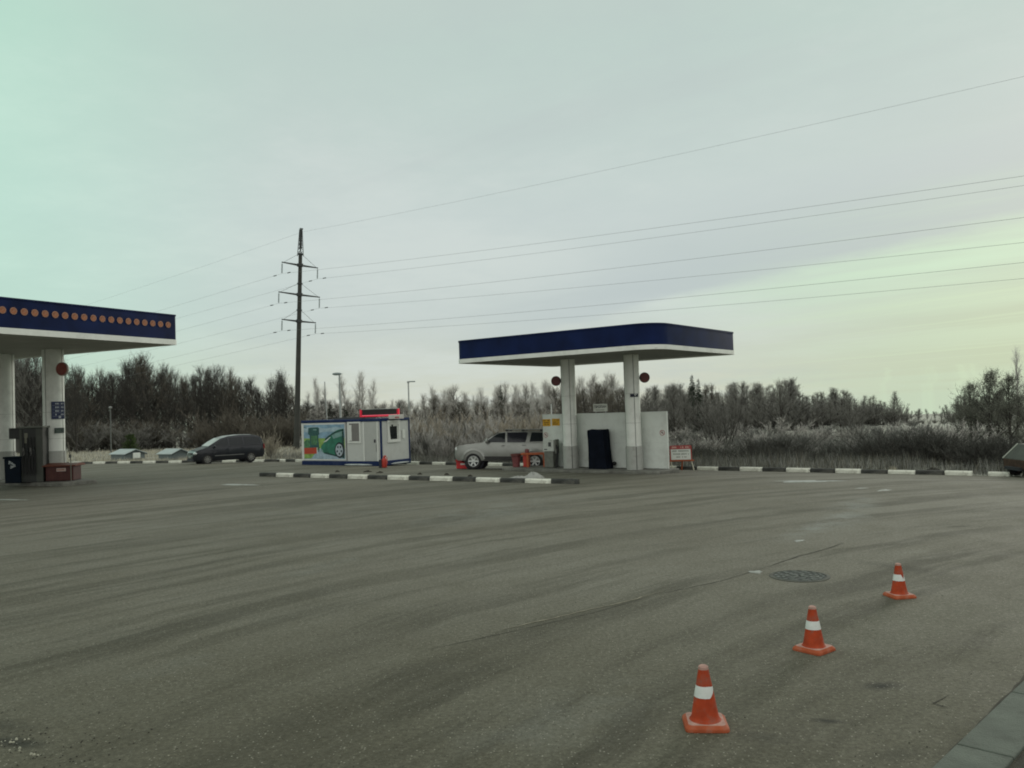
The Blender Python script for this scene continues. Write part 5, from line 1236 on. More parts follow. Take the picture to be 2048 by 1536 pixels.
# ------------------------------------------------------------------ traffic cones
OC = mat('cone_orange', (.32, .044, .014), .65, spec=.15, var=.22, scale=9, dirt=((.19, .095, .07), .85, 6)); OC2 = mat('cone_base_orange', (.33, .075, .030), .7, spec=.15, var=.25, scale=9, dirt=((.20, .11, .08), .7, 9))
FRC = mat('cone_frost', (.36, .22, .18), .85, var=.25, scale=14)
WB = mat('cone_white_band', (.60, .63, .60), .5, var=.06, scale=10, dirt=((.40, .40, .36), .3, 12))
def cone(px, py_base, py_top, rz, label, notch):
    c_ = gpt(px, py_base); z0 = c_.z; H = (py_base - py_top) / (F / (c_.y)) * 1.0
    k_ = H / .52; root = empty('traffic_cone', c_, rz); tag(root, label, 'traffic cone', 'traffic cones on the forecourt'); root.scale = (k_, k_, k_)
    b = MB(); n = 8
    hb = .19; top = .158
    def rr_(h, rc): return round_rect(h, h, [rc] * 4, 4)
    o1 = rr_(hb, .05); o2 = rr_(hb - .004, .05); o3 = rr_(top, .04)
    vs = [(x, y, .0) for x, y in o1] + [(x, y, .028) for x, y in o2] + [(x, y, .055) for x, y in o3]; N_ = len(o1)
    fs = [(i, (i + 1) % N_, N_ + (i + 1) % N_, N_ + i) for i in range(N_)] + [(N_ + i, N_ + (i + 1) % N_, 2 * N_ + (i + 1) % N_, 2 * N_ + i) for i in range(N_)] + [tuple(2 * N_ + i for i in range(N_)), tuple(range(N_ - 1, -1, -1))]
    ms_ = [0] * N_ + [0] * N_ + [1, 0]
    b.add(vs, fs); b.m = ms_; b.build('base', [OC2, FRC], root, bevel=.006)
    R0, R1 = .124, .042
    def rad(z): return R0 + (R1 - R0) * (z - .05) / .45
    prof = [(R0 + .018, .052), (R0 + .004, .064), (rad(.09), .09), (rad(.3), .3), (rad(.49), .49), (R1 - .004, .507), (R1 - .014, .516), (.001, .518)]
    body = MB().lathe(prof, 40, 0, close=False).build('cone_body', OC, root, smooth=True, angle=1.0)
    MB().lathe([(R1 + .0035, .488), (R1 + .001, .509), (R1 - .012, .520), (.001, .5225)], 32, 0, close=False).build('tip', FRC, body, smooth=True)
    # white band with a torn edge
    band = MB(); n = 56; za, zb2 = .255, .352
    for i in range(n):
        a0, a1 = 2 * PI * i / n, 2 * PI * (i + 1) / n
        def lim(a):
            dlt = (a - notch[0] + PI) % (2 * PI) - PI; f_ = max(0, 1 - abs(dlt) / notch[1])
            return za + (zb2 - za) * f_ * notch[2], zb2 - (zb2 - za) * f_ * notch[3]
        (l0, h0), (l1, h1) = lim(a0), lim(a1)
        if h0 - l0 < .004 and h1 - l1 < .004: continue
        band.add([((rad(z) + .0022) * math.cos(a), (rad(z) + .0022) * math.sin(a), z) for a, z in ((a0, l0), (a1, l1), (a1, h1), (a0, h0))], [(0, 1, 2, 3)])
    band.build('white_band', WB, root, smooth=True)
    return root
cone(1411, 1450, 1332.5, math.radians(-6), 'orange cone with torn white band standing before the two other cones', (-.15, .95, .75, .1))
cone(1628, 1300, 1213, math.radians(38), 'orange cone with base corner turned forward, between the two other cones', (-.2, .5, .0, .75))
cone(1799, 1193, 1127, math.radians(8), 'orange cone beyond the manhole and both other cones, white band notched', (-1.2, .45, .0, .7))

# manhole cover
mc = gpt(1599, 1152.5); mh = empty('manhole_cover', (mc.x, mc.y, .0)); tag(mh, 'round iron manhole cover with raised cross in the asphalt', 'manhole cover')
IR = mat('cast_iron', (.028, .034, .030), .75, var=.3, scale=6, dirt=((.10, .10, .08), .5, 6)); FRI = mat('frosted_iron', (.095, .108, .095), .8, var=.2, scale=10)
MB().lathe([(.455, .0), (.455, .008), (.40, .012), (.40, .008)], 48, close=False).build('rim', mat('rim_iron', (.06, .063, .05), .8, var=.3, scale=6), mh)
MB().lathe([(.398, .006), (.001, .007)], 48, close=False).build('cover', IR, mh)
g = MB()
for r_, n, fr_ in ((.35, 14, .55), (.27, 10, .5), (.19, 7, .5)):
    for i in range(n):
        a0 = 2 * PI * i / n; a1 = a0 + 2 * PI / n * fr_; vs = []
        for a in (a0, (a0 + a1) / 2, a1): vs += [((r_ - .022) * math.cos(a), (r_ - .022) * math.sin(a)), ((r_ + .022) * math.cos(a), (r_ + .022) * math.sin(a))]
        g.prism([vs[0], vs[1], vs[3], vs[2]], .007, .014); g.prism([vs[2], vs[3], vs[5], vs[4]], .007, .014)
for a in (.7, .7 + PI / 2): g.box(-.15, .15, -.025, .025, .007, .016, 0, Matrix.Rotation(a, 4, 'Z'))
g.build('raised_pattern', FRI, mh)
# ------------------------------------------------------------------ vegetation
BARK = mat('bark_dark', (.040, .036, .030), .9, var=.3, scale=3); BIRCHB = mat('birch_bark', (.22, .22, .20), .85, var=.4, scale=4)
TW = dict(dark=mat('twig_dark', (.052, .050, .044), .95, var=.3, scale=.6), brown=mat('twig_brown', (.32, .285, .225), .95, var=.3, scale=.6), grey=mat('twig_grey', (.38, .365, .335), .95, var=.28, scale=.5),
          frost=mat('twig_frost', (.45, .44, .41), .95, var=.25, scale=.5), pale=mat('twig_pale', (.62, .615, .585), .95, var=.2, scale=.5), olive=mat('twig_olive', (.135, .138, .112), .95, var=.35, scale=.6),
          scrubdark=mat('twig_scrubdark', (.075, .076, .066), .95, var=.35, scale=.5), browndark=mat('twig_browndark', (.105, .094, .074), .95, var=.3, scale=.6), fwood=mat('twig_farwood', (.165, .162, .145), .95, var=.3, scale=.5), scrub=mat('twig_scrub', (.17, .172, .155), .95, var=.35, scale=.5), green=mat('needle_green', (.016, .030, .014), .9, var=.4, scale=1.5), pine=mat('pine_green', (.050, .080, .022), .9, var=.4, scale=3))

class Plant:
    """limbs as tapered tubes, twigs as slender blades; unit height"""
    def __init__(s, seed): s.r = random.Random(seed); s.limb = MB(); s.tw = []
    def twig(s, p, d, L, w):
        a = Vector((s.r.uniform(-1, 1), s.r.uniform(-1, 1), s.r.uniform(-1, 1))).cross(d)
        if a.length < 1e-3: return
        a.normalize(); s.tw.append((p - a * w / 2, p + a * w / 2, p + d * L))
    def spray(s, p, d, L, w, n):
        for _ in range(n):
            q = p + d * L * s.r.uniform(.0, .9)
            e = (d + Vector((s.r.uniform(-1, 1), s.r.uniform(-1, 1), s.r.uniform(-.5, .9))) * .75).normalized()
            s.twig(q, e, L * s.r.uniform(.35, .8), w)
        s.twig(p, d, L, w * 1.3)
    def branch(s, p, d, L, r_, nseg, up, lvl, subs, tl, tw, tn, minr=.0012, wob=.16):
        pts = [p.copy()]; dd = d.copy()
        for i in range(nseg):
            dd = (dd + Vector((s.r.uniform(-1, 1), s.r.uniform(-1, 1), s.r.uniform(-1, 1))) * wob + Vector((0, 0, up))).normalized(); pts.append(pts[-1] + dd * L / nseg)
        for i in range(nseg):
            s.limb.tube(pts[i], pts[i + 1], max(minr, r_ * (1 - i / nseg * .85)), max(minr * .8, r_ * (1 - (i + 1) / nseg * .85)), 5 if lvl == 0 else 3, caps=False)
        return pts
    def finish(s, tm, bm_, name_c='crown'):
        n = len(s.tw); v = np.array([[tuple(a), tuple(b), tuple(c)] for a, b, c in s.tw], dtype=np.float32).reshape(-1, 3) if n else np.zeros((0, 3), np.float32)
        me = bpy.data.meshes.new(name_c); me.vertices.add(3 * n); me.vertices.foreach_set('co', v.ravel()); me.loops.add(3 * n); me.loops.foreach_set('vertex_index', np.arange(3 * n, dtype=np.int32)); me.polygons.add(n)
        me.polygons.foreach_set('loop_start', np.arange(0, 3 * n, 3, dtype=np.int32)); me.update(calc_edges=True); me.materials.append(tm)
        lm = bpy.data.meshes.new('trunk'); lm.from_pydata(s.limb.v, [], s.limb.f); lm.materials.append(bm_); lm.polygons.foreach_set('use_smooth', [True] * len(lm.polygons))
        return me, lm, v
def rdir(r, el):
    a = r.uniform(0, 2 * PI); return Vector((math.cos(a) * math.cos(el), math.sin(a) * math.cos(el), math.sin(el)))
def tall_tree(seed, tm, bm_, spread=.22, base=.22, n1=30, n2=7, n3=9, w=.0032, shape=.7, up=.10, elev=.7, tl=.06, leaf=0):
    P = Plant(seed); r = P.r
    tr = P.branch(Vector((0, 0, -.02)), Vector((r.uniform(-.04, .04), r.uniform(-.04, .04), 1)).normalized(), 1.0, .016, 9, .04, 0, None, 0, 0, 0, wob=.045)
    def on(t): i = min(len(tr) - 2, int(t * (len(tr) - 1))); return tr[i].lerp(tr[i + 1], t * (len(tr) - 1) - i)
    for i in range(n1):
        t = base + (1 - base) * (i + r.random()) / n1 * .98; q = (t - base) / (1 - base)
        L = spread * (1 - q ** (1 / shape)) ** .75 * r.uniform(.55, 1.35) + .05
        if q < .12: L *= .6
        d = rdir(r, min(1.45, elev + .45 * q + r.uniform(-.3, .25))); b = P.branch(on(t), d, L, .0065 * (1 - q) + .0016, 4, up, 1, None, 0, 0, 0)
        for j in range(n2):
            u = r.uniform(.2, 1); k_ = min(3, int(u * 4)); p = b[k_].lerp(b[k_ + 1], u * 4 - k_); d2 = (d * .6 + rdir(r, r.uniform(-.2, 1.1))).normalized(); L2 = L * r.uniform(.25, .5) + .015
            b2 = P.branch(p, d2, L2, .0018, 2, up, 2, None, 0, 0, 0, minr=.0009)
            for q2 in b2[1:]: P.spray(q2, (d2 * .8 + Vector((0, 0, .45 + .8 * q))).normalized(), tl * r.uniform(.6, 1.7), w * (.85 - .50 * q), n3 // 2)
            for _ in range(leaf): P.twig(b2[-1] + rdir(r, r.uniform(-1.5, 1.5)) * .018, rdir(r, r.uniform(-1.2, 1.2)), .014, .011)
    for q_ in tr[-3:]: P.spray(q_, Vector((0, 0, 1)), tl * 1.3, w * .5, n3)
    return P.finish(tm, bm_)
def bush(seed, tm, bm_, stems=14, spread=.75, w=.008, n2=7, n3=7, tl=.16, el=(.75, 1.45), low=.0):
    P = Plant(seed); r = P.r
    for i in range(stems):
        d = rdir(r, r.uniform(*el)); L = r.uniform(.6, 1.05) * (1 / max(.6, math.sin(math.asin(max(.1, min(1, d.z)))))) * .86
        p0 = Vector((r.gauss(0, .08), r.gauss(0, .08), -.02)); b = P.branch(p0, d, L, .014 * r.uniform(.6, 1.2), 5, .05, 1, None, 0, 0, 0, minr=.003, wob=.13)
        for j in range(n2):
            u = low + (1 - low) * r.random() ** .8; k_ = min(4, int(u * 5)); p = b[k_].lerp(b[k_ + 1], u * 5 - k_); d2 = (d * .7 + rdir(r, r.uniform(.0, 1.2)) * .8).normalized(); L2 = r.uniform(.12, .32) * spread
            b2 = P.branch(p, d2, L2, .004, 2, .12, 2, None, 0, 0, 0, minr=.0018)
            for q2 in b2: P.spray(q2, (d2 + Vector((0, 0, .35))).normalized(), tl * r.uniform(.5, 1.2), w, n3)
    return P.finish(tm, bm_)
def spruce(seed, tm, bm_, wid=.17):
    P = Plant(seed); r = P.r; P.branch(Vector((0, 0, -.02)), Vector((0, 0, 1)), 1.02, .014, 6, 0, 0, None, 0, 0, 0, wob=.01)
    for i in range(46):
        t = .06 + .93 * i / 46; L = wid * (1 - t) ** .85 + .012; n = 9 if t < .8 else 6
        for j in range(n):
            d = rdir(r, r.uniform(-.35, .05)); LL = L * r.uniform(.65, 1.15); p = Vector((0, 0, t))
            P.twig(p, d, LL, .02 * (1 - t) + .006)
            for k_ in range(7): P.twig(p + d * LL * r.uniform(.15, .95), (d + Vector((r.uniform(-1, 1), r.uniform(-1, 1), r.uniform(-.8, .3)))).normalized(), .035 * (1.15 - t) + .008, .012)
    return P.finish(tm, bm_)

PR = {}
def proto(kind, fn): PR.setdefault(kind, []).append(fn)
for s_ in range(4): proto('wood', tall_tree(100 + s_, TW['dark'], BARK, spread=.24, base=.10, n1=34, n2=7, n3=10, w=.0042, shape=.95, elev=.8, tl=.06))
for s_ in range(3): proto('wood_brown', tall_tree(120 + s_, TW['browndark'], BARK, spread=.24, base=.08, n1=32, n2=7, n3=10, w=.0042, shape=.9, elev=.75))
for s_ in range(4): proto('grey', tall_tree(140 + s_, TW['grey'], BARK, spread=.23, base=.12, n1=32, n2=7, n3=10, w=.0042, shape=.95, elev=.8))
for s_ in range(3): proto('frost', tall_tree(160 + s_, TW['frost'], TW['grey'], spread=.20, base=.10, n1=34, n2=7, n3=10, w=.0040, shape=.8, elev=.9))
for s_ in range(3): proto('pale', tall_tree(180 + s_, TW['pale'], TW['frost'], spread=.18, base=.08, n1=32, n2=7, n3=9, w=.0035, shape=.7, elev=1.0))
for s_ in range(2): proto('birch', tall_tree(200 + s_, TW['pale'], TW['grey'], spread=.13, base=.12, n1=38, n2=6, n3=9, w=.0028, shape=.6, elev=1.0, up=.16, tl=.05))
for s_ in range(4): proto('fwood', tall_tree(400 + s_, TW['fwood'], BARK, spread=.30, base=.05, n1=36, n2=7, n3=10, w=.0045, shape=1.0, elev=.85, tl=.055))
for s_ in range(2): proto('thicket', bush(420 + s_, TW['fwood'], BARK, stems=24, n2=9, n3=6, w=.009, tl=.16, el=(.5, 1.45)))
for s_ in range(2): proto('thicket_brown', bush(430 + s_, TW['browndark'], BARK, stems=22, n2=8, n3=5, w=.010, tl=.20, el=(.45, 1.45)))
for s_ in range(2): proto('round', tall_tree(220 + s_, TW['fwood'], BARK, spread=.42, base=.18, n1=30, n2=9, n3=9, w=.0050, shape=1.6, elev=.55, tl=.08))
for s_ in range(2): proto('spruce', spruce(240 + s_, TW['green'], BARK, .20))
for s_ in range(3): proto('willow', bush(260 + s_, TW['fwood'], BARK, stems=15, n2=16, n3=6, w=.0040, tl=.10, el=(.7, 1.35), low=.32))
for s_ in range(2): proto('alder', tall_tree(270 + s_, TW['olive'], BARK, spread=.40, base=.08, n1=40, n2=9, n3=8, w=.0034, shape=1.5, elev=.8, tl=.06, leaf=5))
for s_ in range(3): proto('shrub', bush(280 + s_, TW['frost'], TW['grey'], stems=22, n2=8, n3=5, w=.010, tl=.20, el=(.45, 1.45)))
for s_ in range(3): proto('shrub_dark', bush(300 + s_, TW['scrubdark'], BARK, stems=44, n2=8, n3=6, w=.0065, tl=.11, el=(.3, 1.5), low=.2))
for s_ in range(3): proto('shrub_grey', bush(320 + s_, TW['scrub'] if s_ == 2 else TW['grey'], BARK, stems=22, n2=8, n3=5, w=.010, tl=.20, el=(.45, 1.45)))
for s_ in range(3): proto('scrub', bush(440 + s_, TW['scrub'], BARK, stems=44, n2=8, n3=6, w=.0065, tl=.11, el=(.3, 1.5), low=.3))
proto('roundbush', bush(470, mat('twig_straw', (.36, .33, .26), .95, var=.3, scale=.8), TW['browndark'], stems=60, n2=7, n3=5, w=.010, tl=.11, el=(.25, 1.5), low=.3))
for s_ in range(2): proto('shrub_brown', bush(340 + s_, TW['brown'], BARK, stems=22, n2=8, n3=5, w=.010, tl=.20, el=(.45, 1.45)))
VR = random.Random(77); NPL = [0]
def plant_xy(kind, x, y, h, name, label, cat, group, sx=1.0, pick=None):
    cm, lm, _ = PR[kind][VR.randrange(len(PR[kind])) if pick is None else pick]
    root = empty(name, (x, y, float(field_z(np.float64(x), np.float64(y))) - .03), VR.uniform(0, 6.28)); root.scale = (h * sx, h * sx, h); tag(root, label, cat, group)
    a = bpy.data.objects.new('trunk' if cat == 'tree' else 'stems', lm); b = bpy.data.objects.new('crown' if cat == 'tree' else 'twigs', cm)
    for o in (a, b): C.objects.link(o); o.parent = root
    NPL[0] += 1; return root
def plant(kind, px, top, Y, name, label, cat, group, sx=1.0, pick=None):
    p = at(px, top, Y); g_ = gz(p.x, p.y); return plant_xy(kind, p.x, p.y, max(.3, p.z - g_), name, label, cat, group, sx, pick)
def lerp_top(tab, px): return interp(tab, px)

# --- dark wood beyond the meadow
LW = 'bare dark tree in the dense wood across the pale meadow'
top_l = [(-120, 735), (30, 722), (75, 724), (120, 740), (170, 748), (205, 742), (240, 735), (272, 722), (295, 716), (318, 726), (345, 748), (375, 750), (400, 744), (430, 738), (455, 744), (490, 752), (520, 768), (545, 760), (562, 742), (580, 764), (600, 790)]
for i in range(78):
    px = -110 + 705 * (i + VR.random()) / 78; Y = VR.uniform(118, 150)
    tp = lerp_top(top_l, px) + abs(VR.gauss(0, 13)) + VR.uniform(-6, 14)
    plant('wood' if VR.random() < .78 else 'wood_brown', px, tp, Y, 'wood_tree', LW, 'tree', 'dark wood trees across the meadow', sx=VR.uniform(.95, 1.35))
for px, tp in ((62, 700), (80, 716), (45, 730), (150, 745)): plant('round' if px < 70 else 'wood', px, tp, 88, 'wood_tree', 'bare tree with open forked crown seen between the big white columns' if px < 100 else LW, 'tree', 'forked trees between the big columns' if px < 100 else 'dark wood trees across the meadow', sx=.8)
for i in range(26):
    px = -100 + 690 * (i + VR.random()) / 26; plant('thicket' if VR.random() < .4 else 'thicket_brown', px, VR.uniform(838, 862), VR.uniform(98, 112), 'thicket_shrub', 'brownish low shrub along the foot of the dark wood', 'shrub', 'shrubs at the foot of the dark wood', sx=VR.uniform(1.2, 1.9))
for px, tp, Y in ((545, 838, 95), (520, 845, 95), (470, 830, 105), (430, 828, 108), (560, 830, 100), (580, 836, 96), (500, 826, 104)): plant('thicket_brown', px, tp, Y, 'thicket_shrub', 'tall brown shrub before the dark wood behind the van', 'shrub', 'brown shrubs behind the van', sx=1.3)
plant('roundbush', 540, 864, 60, 'round_shrub', 'rounded frosty straw-coloured shrub between the van and cabin', 'shrub', None, sx=.62)
# --- pale far trees behind the cabin
for px, tp in ((612, 790), (626, 775), (640, 760), (652, 778), (668, 802), (690, 775), (701, 755), (713, 748), (724, 757), (735, 764), (747, 780), (765, 806), (780, 803), (800, 810), (815, 808)):
    plant('birch' if tp < 785 else 'pale', px, tp, VR.uniform(150, 175), 'frosted_birch', 'tall pale frosted birch far behind the cabin roof', 'tree', 'pale birches behind the cabin', sx=1.25)
for i in range(30):
    px = 596 + 236 * (i + VR.random()) / 30; plant('grey' if i % 3 else 'wood', px, 815 + VR.uniform(-12, 12), VR.uniform(130, 160), 'far_tree', 'low grey tree in the far belt behind the cabin', 'tree', 'far low trees behind the cabin', sx=1.9)
for px, tp in ((661, 806), (672, 808), (688, 809)): plant('spruce', px, tp, 135, 'young_spruce', 'small dark spruce in the far belt behind the cabin', 'tree', 'small spruces behind the cabin', sx=1.6)
# --- frosty bank behind the silver car
top_m = [(820, 806), (845, 800), (860, 778), (885, 790), (912, 775), (940, 782), (965, 776), (985, 774), (1000, 770), (1020, 776), (1040, 766), (1070, 772), (1095, 764), (1130, 772), (1160, 762), (1185, 752), (1205, 744), (1225, 756), (1250, 774)]
for i in range(46):
    px = 828 + 430 * (i + VR.random()) / 46; kind = ('frost', 'grey', 'pale')[VR.randrange(3)]
    if px > 1110 and kind == 'frost': kind = 'grey'
    plant(kind, px, lerp_top(top_m, px) + abs(VR.gauss(0, 12)), VR.uniform(92, 120), 'frosted_tree', 'slender frosted tree of the belt behind the silver car', 'tree', 'frosted trees behind the silver car', sx=VR.uniform(1.0, 1.35))
plant('spruce', 1001, 766, 96, 'slim_spruce', 'slim dark spruce among frosted trees above the silver car', 'tree', None, sx=.62)
for i in range(48):
    px = 822 + 440 * (i + VR.random()) / 48; plant('wood_brown' if px > 1100 else ('wood_brown', 'grey')[i % 2], px, VR.uniform(772, 800) if px > 1100 else VR.uniform(798, 822), VR.uniform(72, 90), 'young_tree', 'brownish young tree in the thicket behind the silver car', 'tree', 'thicket trees behind the silver car', sx=VR.uniform(1.3, 1.8))
def beyond(px, Dm):      # plan point on the view column that lies Dm metres beyond the kerb
    r = ray(px, 815); s0, s1 = 20.0, 400.0
    for _ in range(40):
        s_ = (s0 + s1) / 2
        if float(DD(r.x * s_, r.y * s_)) < Dm: s0 = s_
        else: s1 = s_
    return r.x * s0, r.y * s0
def plant_b(kind, px, top, Dm, *a, **k_):
    x, y = beyond(px, Dm); return plant(kind, px, top, y, *a, **k_)
for i in range(44):
    px = 815 + 280 * (i + VR.random()) / 44; Dm = VR.uniform(4.0, 14); tp = 838 + VR.uniform(-16, 26) + (14 - Dm) * 1.5
    plant_b(('shrub_grey', 'shrub', 'shrub_brown', 'shrub_grey', 'shrub_brown')[VR.randrange(5)], px, tp, Dm, 'bank_shrub', 'grey twiggy shrub on the bank behind the silver car', 'shrub', 'shrubs on the bank behind the silver car', sx=VR.uniform(.7, 1.0))
for i in range(12):
    px = 822 + 90 * (i + VR.random()) / 12; plant_b(('shrub_grey', 'shrub')[i % 2], px, VR.uniform(850, 880), VR.uniform(2.5, 5), 'bank_shrub', 'grey twiggy shrub on the bank behind the silver car', 'shrub', 'shrubs on the bank behind the silver car', sx=.8)
# --- far wood beyond the frosty field
top_r = [(1280, 772), (1300, 770), (1320, 764), (1345, 762), (1365, 768), (1420, 764), (1440, 768), (1470, 758), (1500, 768), (1520, 756), (1545, 764), (1560, 752), (1580, 757), (1610, 770), (1640, 775), (1665, 766), (1690, 772), (1712, 790), (1745, 778), (1765, 792), (1785, 772), (1805, 792), (1830, 804), (1860, 808), (1890, 802), (1915, 784), (1940, 780), (2060, 790)]
for i in range(84):
    px = 1275 + 800 * (i + VR.random()) / 84; kind = ('fwood', 'fwood', 'fwood', 'wood_brown')[VR.randrange(4)]
    plant(kind, px, lerp_top(top_r, px) + 7 + abs(VR.gauss(0, 11)), VR.uniform(135, 165), 'far_tree', 'bare grey tree in the far wood across the frosty field', 'tree', 'far wood trees across the field', sx=VR.uniform(1.2, 1.8))
for i in range(26):
    px = 1275 + 480 * (i + VR.random()) / 26; plant('fwood', px, lerp_top(top_r, px) + 28 + VR.uniform(0, 14), VR.uniform(125, 134), 'far_tree', 'bare grey tree in the far wood across the frosty field', 'tree', 'far wood trees across the field', sx=VR.uniform(1.7, 2.2))
for i in range(54):
    px = 1280 + 780 * (i + VR.random()) / 54; plant('thicket', px, max(806, lerp_top(top_r, px) + 30) + VR.uniform(-6, 12), VR.uniform(120, 140), 'far_shrub', 'dark shrub at the foot of the far wood across the field', 'shrub', 'shrubs at the foot of the far wood', sx=VR.uniform(1.2, 1.9))
for px, tp in ((1383, 748), (1396, 756)): plant('spruce', px, tp, 126, 'tall_spruce', 'dark spruce rising above the far wood beside the canopy end', 'tree', 'pair of spruces in the far wood', sx=.95)
for px, tp, Y in ((1560, 770, 86), (1520, 790, 92), (1700, 800, 95), (1660, 806, 100), (1470, 780, 100), (1345, 775, 82), (1370, 790, 78)): plant('round', px, tp, Y, 'field_tree', 'round bare tree standing before the far wood in the field', 'tree', 'round trees in the field', sx=.95)
# --- willows and scrub along the roadside
plant('willow', 1450, 782, 52, 'willow', 'many-stemmed bare willow rising behind the notice board', 'tree', None, sx=.62, pick=0)
plant('willow', 1420, 800, 55, 'willow', 'lower bare willow leaning beside the white wall end', 'tree', None, sx=.6, pick=1)
plant('willow', 1705, 822, 62, 'willow', 'small bare willow standing alone amid the grey scrub', 'tree', None, sx=.7, pick=2)
for px, tp, Y, k_, sx in ((1975, 746, 46, 0, 1.35), (1938, 770, 50, 1, 1.35), (2014, 758, 44, 1, 1.3), (2056, 768, 42, 0, 1.3), (1994, 785, 50, 0, 1.5), (1950, 804, 47, 1, 1.6), (2030, 796, 48, 0, 1.6), (1925, 812, 52, 1, 1.5)):
    plant('alder', px, tp, Y, 'alder', 'dark bushy alder in the clump behind the trailer', 'tree', 'alders behind the trailer', sx=sx, pick=k_)
plant('birch', 2026, 704, 78, 'birch', 'tall slim pale birch overtopping the alders behind the trailer', 'tree', None, sx=.9, pick=0)
for i in range(52):
    px = 1340 + 590 * (i + VR.random()) / 52; Dm = VR.uniform(4, 12); base_t = interp([(1340, 868), (1400, 872), (1450, 884), (1480, 868), (1540, 862), (1600, 868), (1660, 876), (1740, 868), (1800, 850), (1870, 845), (1930, 860)], px)
    plant_b('shrub_dark' if Dm < 8 else ('scrub', 'scrub', 'shrub_grey')[VR.randrange(3)], px, base_t + (16 if Dm < 8 else 2) + VR.uniform(-6, 12), Dm, 'scrub_bush', 'dark frosty scrub bush behind the roadside kerb', 'shrub', 'scrub behind the roadside kerb', sx=VR.uniform(1.0, 1.7))
for i in range(22):
    px = 1335 + 560 * (i + VR.random()) / 22; plant_b(('shrub_grey', 'scrub', 'shrub_grey')[i % 3], px, VR.uniform(842, 866), VR.uniform(20, 36), 'field_shrub', 'pale frosted shrub at the edge of the field', 'shrub', 'frosted shrubs at the field edge', sx=VR.uniform(1.2, 1.9))
for i in range(10):
    px = 1930 + 130 * (i + VR.random()) / 10; plant_b('shrub_dark', px, VR.uniform(858, 885), VR.uniform(3, 9), 'scrub_bush', 'dark frosty scrub bush behind the roadside kerb', 'shrub', 'scrub behind the roadside kerb', sx=1.3)
# small green pine on the meadow
P = Plant(9); r = P.r
for i in range(130):
    t = .08 + .9 * r.random() ** .8; d = rdir(r, r.uniform(-.1, .9)); L = (.36 * (1 - t) + .10) * r.uniform(.6, 1.1); p = Vector((r.gauss(0, .03), r.gauss(0, .03), t * .85))
    P.limb.tube(p, p + d * L, .006, .003, 3, caps=False)
    for k_ in range(22): P.twig(p + d * L * r.uniform(.2, 1), (d + Vector((r.uniform(-1, 1), r.uniform(-1, 1), r.uniform(-.4, .9)))).normalized(), .10, .014)
P.branch(Vector((0, 0, -.03)), Vector((0, 0, 1)), .9, .03, 4, 0, 0, None, 0, 0, 0, wob=.02)
PR['pine'] = [P.finish(TW['pine'], BARK)]
plant('pine', 260, 863, 72, 'young_pine', 'small bushy green pine behind the tank housing with the plate', 'tree', None, sx=1.0)

# --- grasses: nobody could count them
def blades(name, n, fn, m, seed, w=.02):
    rg = np.random.default_rng(seed); x, y, h = fn(rg, n); z = field_z(x, y) - .02; a = rg.uniform(0, 2 * PI, len(x)); l_ = rg.normal(0, .22, (len(x), 2)) * h[:, None]
    ww = w * rg.uniform(.6, 1.4, len(x)); v = np.zeros((len(x), 3, 3), np.float32)
    v[:, 0] = np.stack([x - np.cos(a) * ww / 2, y - np.sin(a) * ww / 2, z], 1); v[:, 1] = np.stack([x + np.cos(a) * ww / 2, y + np.sin(a) * ww / 2, z], 1); v[:, 2] = np.stack([x + l_[:, 0], y + l_[:, 1], z + h], 1)
    k_ = len(x); me = bpy.data.meshes.new(name); me.vertices.add(3 * k_); me.vertices.foreach_set('co', v.ravel()); me.loops.add(3 * k_); me.loops.foreach_set('vertex_index', np.arange(3 * k_, dtype=np.int32)); me.polygons.add(k_)
    me.polygons.foreach_set('loop_start', np.arange(0, 3 * k_, 3, dtype=np.int32)); me.update(calc_edges=True); me.materials.append(m); o = bpy.data.objects.new(name, me); C.objects.link(o); tag(o, kind='stuff'); return o
def strip(d0, d1, s0, s1, h0, h1, pw=1.0):
    # along the roadside kerb: s metres from the bend, d metres beyond
    def fn(rg, n):
        s_ = rg.uniform(s0, s1, n); d = d0 + (d1 - d0) * rg.random(n) ** pw; bx, by = UX * 35.1, UY * 35.1; tb_ = plan_hit(560, (bx, by), dv)
        x = bx + dv[0] * (tb_ + s_) + UX * d; y = by + dv[1] * (tb_ + s_) + UY * d
        clump = .5 + .5 * np.sin(x * 1.7 + np.sin(y * 1.3) * 2) * np.sin(y * 2.1 + x * .7); keep = rg.random(n) < .35 + .65 * clump
        h = rg.uniform(h0, h1, n) * (.6 + .6 * clump); return x[keep], y[keep], h[keep]
    return fn
GF = mat('grass_frost', (.26, .265, .24), .95, var=.3, scale=.8); GD = mat('grass_dry', (.18, .168, .125), .95, var=.35, scale=.8); GS = mat('grass_straw', (.46, .43, .33), .95, var=.3, scale=.8); GK = mat('grass_dark', (.085, .086, .072), .95, var=.4, scale=.7)
blades('grass', 20000, strip(.25, 4, -2, 50, .15, .70), GF, 1, .022)
blades('grass', 30000, strip(.25, 8, -2, 50, .25, .85), GK, 2, .022)
blades('grass', 9000, strip(.2, 6, -2, 50, .2, .8), GD, 3, .020)
blades('grass', 16000, strip(6, 30, 10, 60, .3, .9), GF, 4, .045)
def meadow(rg, n):
    px = rg.uniform(-150, 610, n); Dm = .3 + 42 * rg.random(n) ** 1.5; x = np.zeros(n); y = np.zeros(n)
    rx = np.array([ray(p, 835).x for p in px]); ry = np.array([ray(p, 835).y for p in px]); s_ = np.full(n, 60.0)
    for _ in range(30): s_ = s_ + (Dm - DD(rx * s_, ry * s_)) * .8
    x = rx * s_; y = ry * s_; return x, y, rg.uniform(.08, .42, n)
blades('meadow_grass', 26000, meadow, GS, 5, .03)
blades('meadow_grass', 16000, meadow, GF, 6, .03)
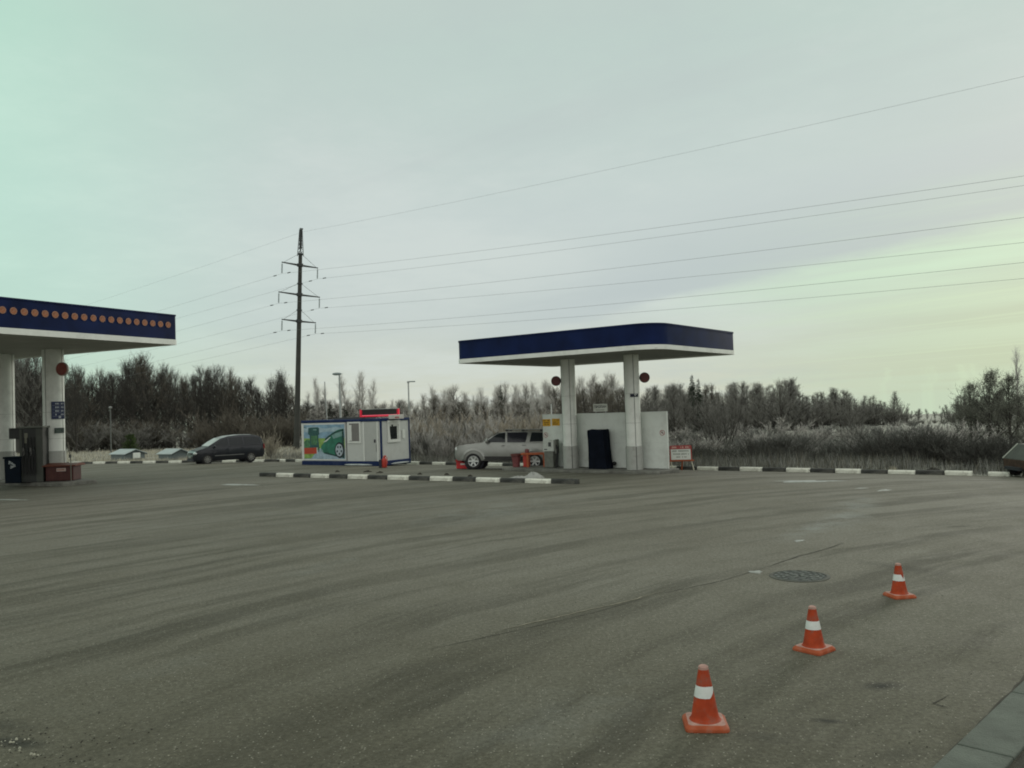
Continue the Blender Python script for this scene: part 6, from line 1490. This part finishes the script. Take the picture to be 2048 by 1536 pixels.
blades('meadow_grass', 9000, meadow, GD, 7, .03)
# tuft and clod beside the roadside kerb
tf = Plant(3)
for i in range(140): tf.twig(Vector((tf.r.gauss(0, .05), tf.r.gauss(0, .05), 0)), rdir(tf.r, tf.r.uniform(.3, 1.5)), tf.r.uniform(.15, .38), .02)
cm, lm, _ = tf.finish(GS, GD, 'tuft'); p = gpt(1780, 935); x, y = beyond(1780, .35); o = bpy.data.objects.new('grass_tuft', cm); C.objects.link(o); o.location = (x, y, float(field_z(np.float64(x), np.float64(y)))+.02); tag(o, 'yellowish dry grass tuft right behind a white roadside kerb stone'.replace('right ', 'close '), 'grass tuft')
x, y = beyond(1862, .45); o = heap('earth_clod', 1862, 934, .55, .3, .22, -.6, 'dark earth mound behind a black roadside kerb stone', 12, MATS['dark_dirt']); o['category'] = 'earth'; o.location = (x, y, float(field_z(np.float64(x), np.float64(y))))
# --- mass of the wood behind the nearer rows
def mass(name, rows, seed):
    rg = random.Random(seed); acc = []
    for kind, px, tp, Y, sx in rows(rg):
        p = at(px, tp, Y); z = gz(p.x, p.y); h = max(1.0, p.z - z); v = PR[kind][rg.randrange(len(PR[kind]))][2]; a = rg.uniform(0, 6.28); c_, s_ = math.cos(a), math.sin(a)
        q = np.empty_like(v); q[:, 0] = (v[:, 0] * c_ - v[:, 1] * s_) * h * sx + p.x; q[:, 1] = (v[:, 0] * s_ + v[:, 1] * c_) * h * sx + p.y; q[:, 2] = v[:, 2] * h + z; acc.append(q)
    v = np.concatenate(acc); n = len(v) // 3; me = bpy.data.meshes.new(name); me.vertices.add(3 * n); me.vertices.foreach_set('co', v.ravel()); me.loops.add(3 * n); me.loops.foreach_set('vertex_index', np.arange(3 * n, dtype=np.int32)); me.polygons.add(n)
    me.polygons.foreach_set('loop_start', np.arange(0, 3 * n, 3, dtype=np.int32)); me.update(calc_edges=True); o = bpy.data.objects.new(name, me); C.objects.link(o); tag(o, kind='stuff'); return o
def rows_left(rg): return [('wood', -150 + 760 * (i + rg.random()) / 60, lerp_top(top_l, -150 + 760 * i / 60) + 22 + rg.uniform(0, 25), rg.uniform(150, 190), 1.6) for i in range(60)]
o = mass('far_woods', rows_left, 1); o.data.materials.append(TW['dark'])
def rows_right(rg): return [('fwood', 810 + 1290 * (i + rg.random()) / 90, interp(top_m + top_r, 810 + 1290 * i / 90) + 16 + rg.uniform(0, 16), rg.uniform(170, 210), 1.8) for i in range(90)]
o = mass('far_woods', rows_right, 2); o.data.materials.append(TW['fwood'])
print('plants', NPL[0])
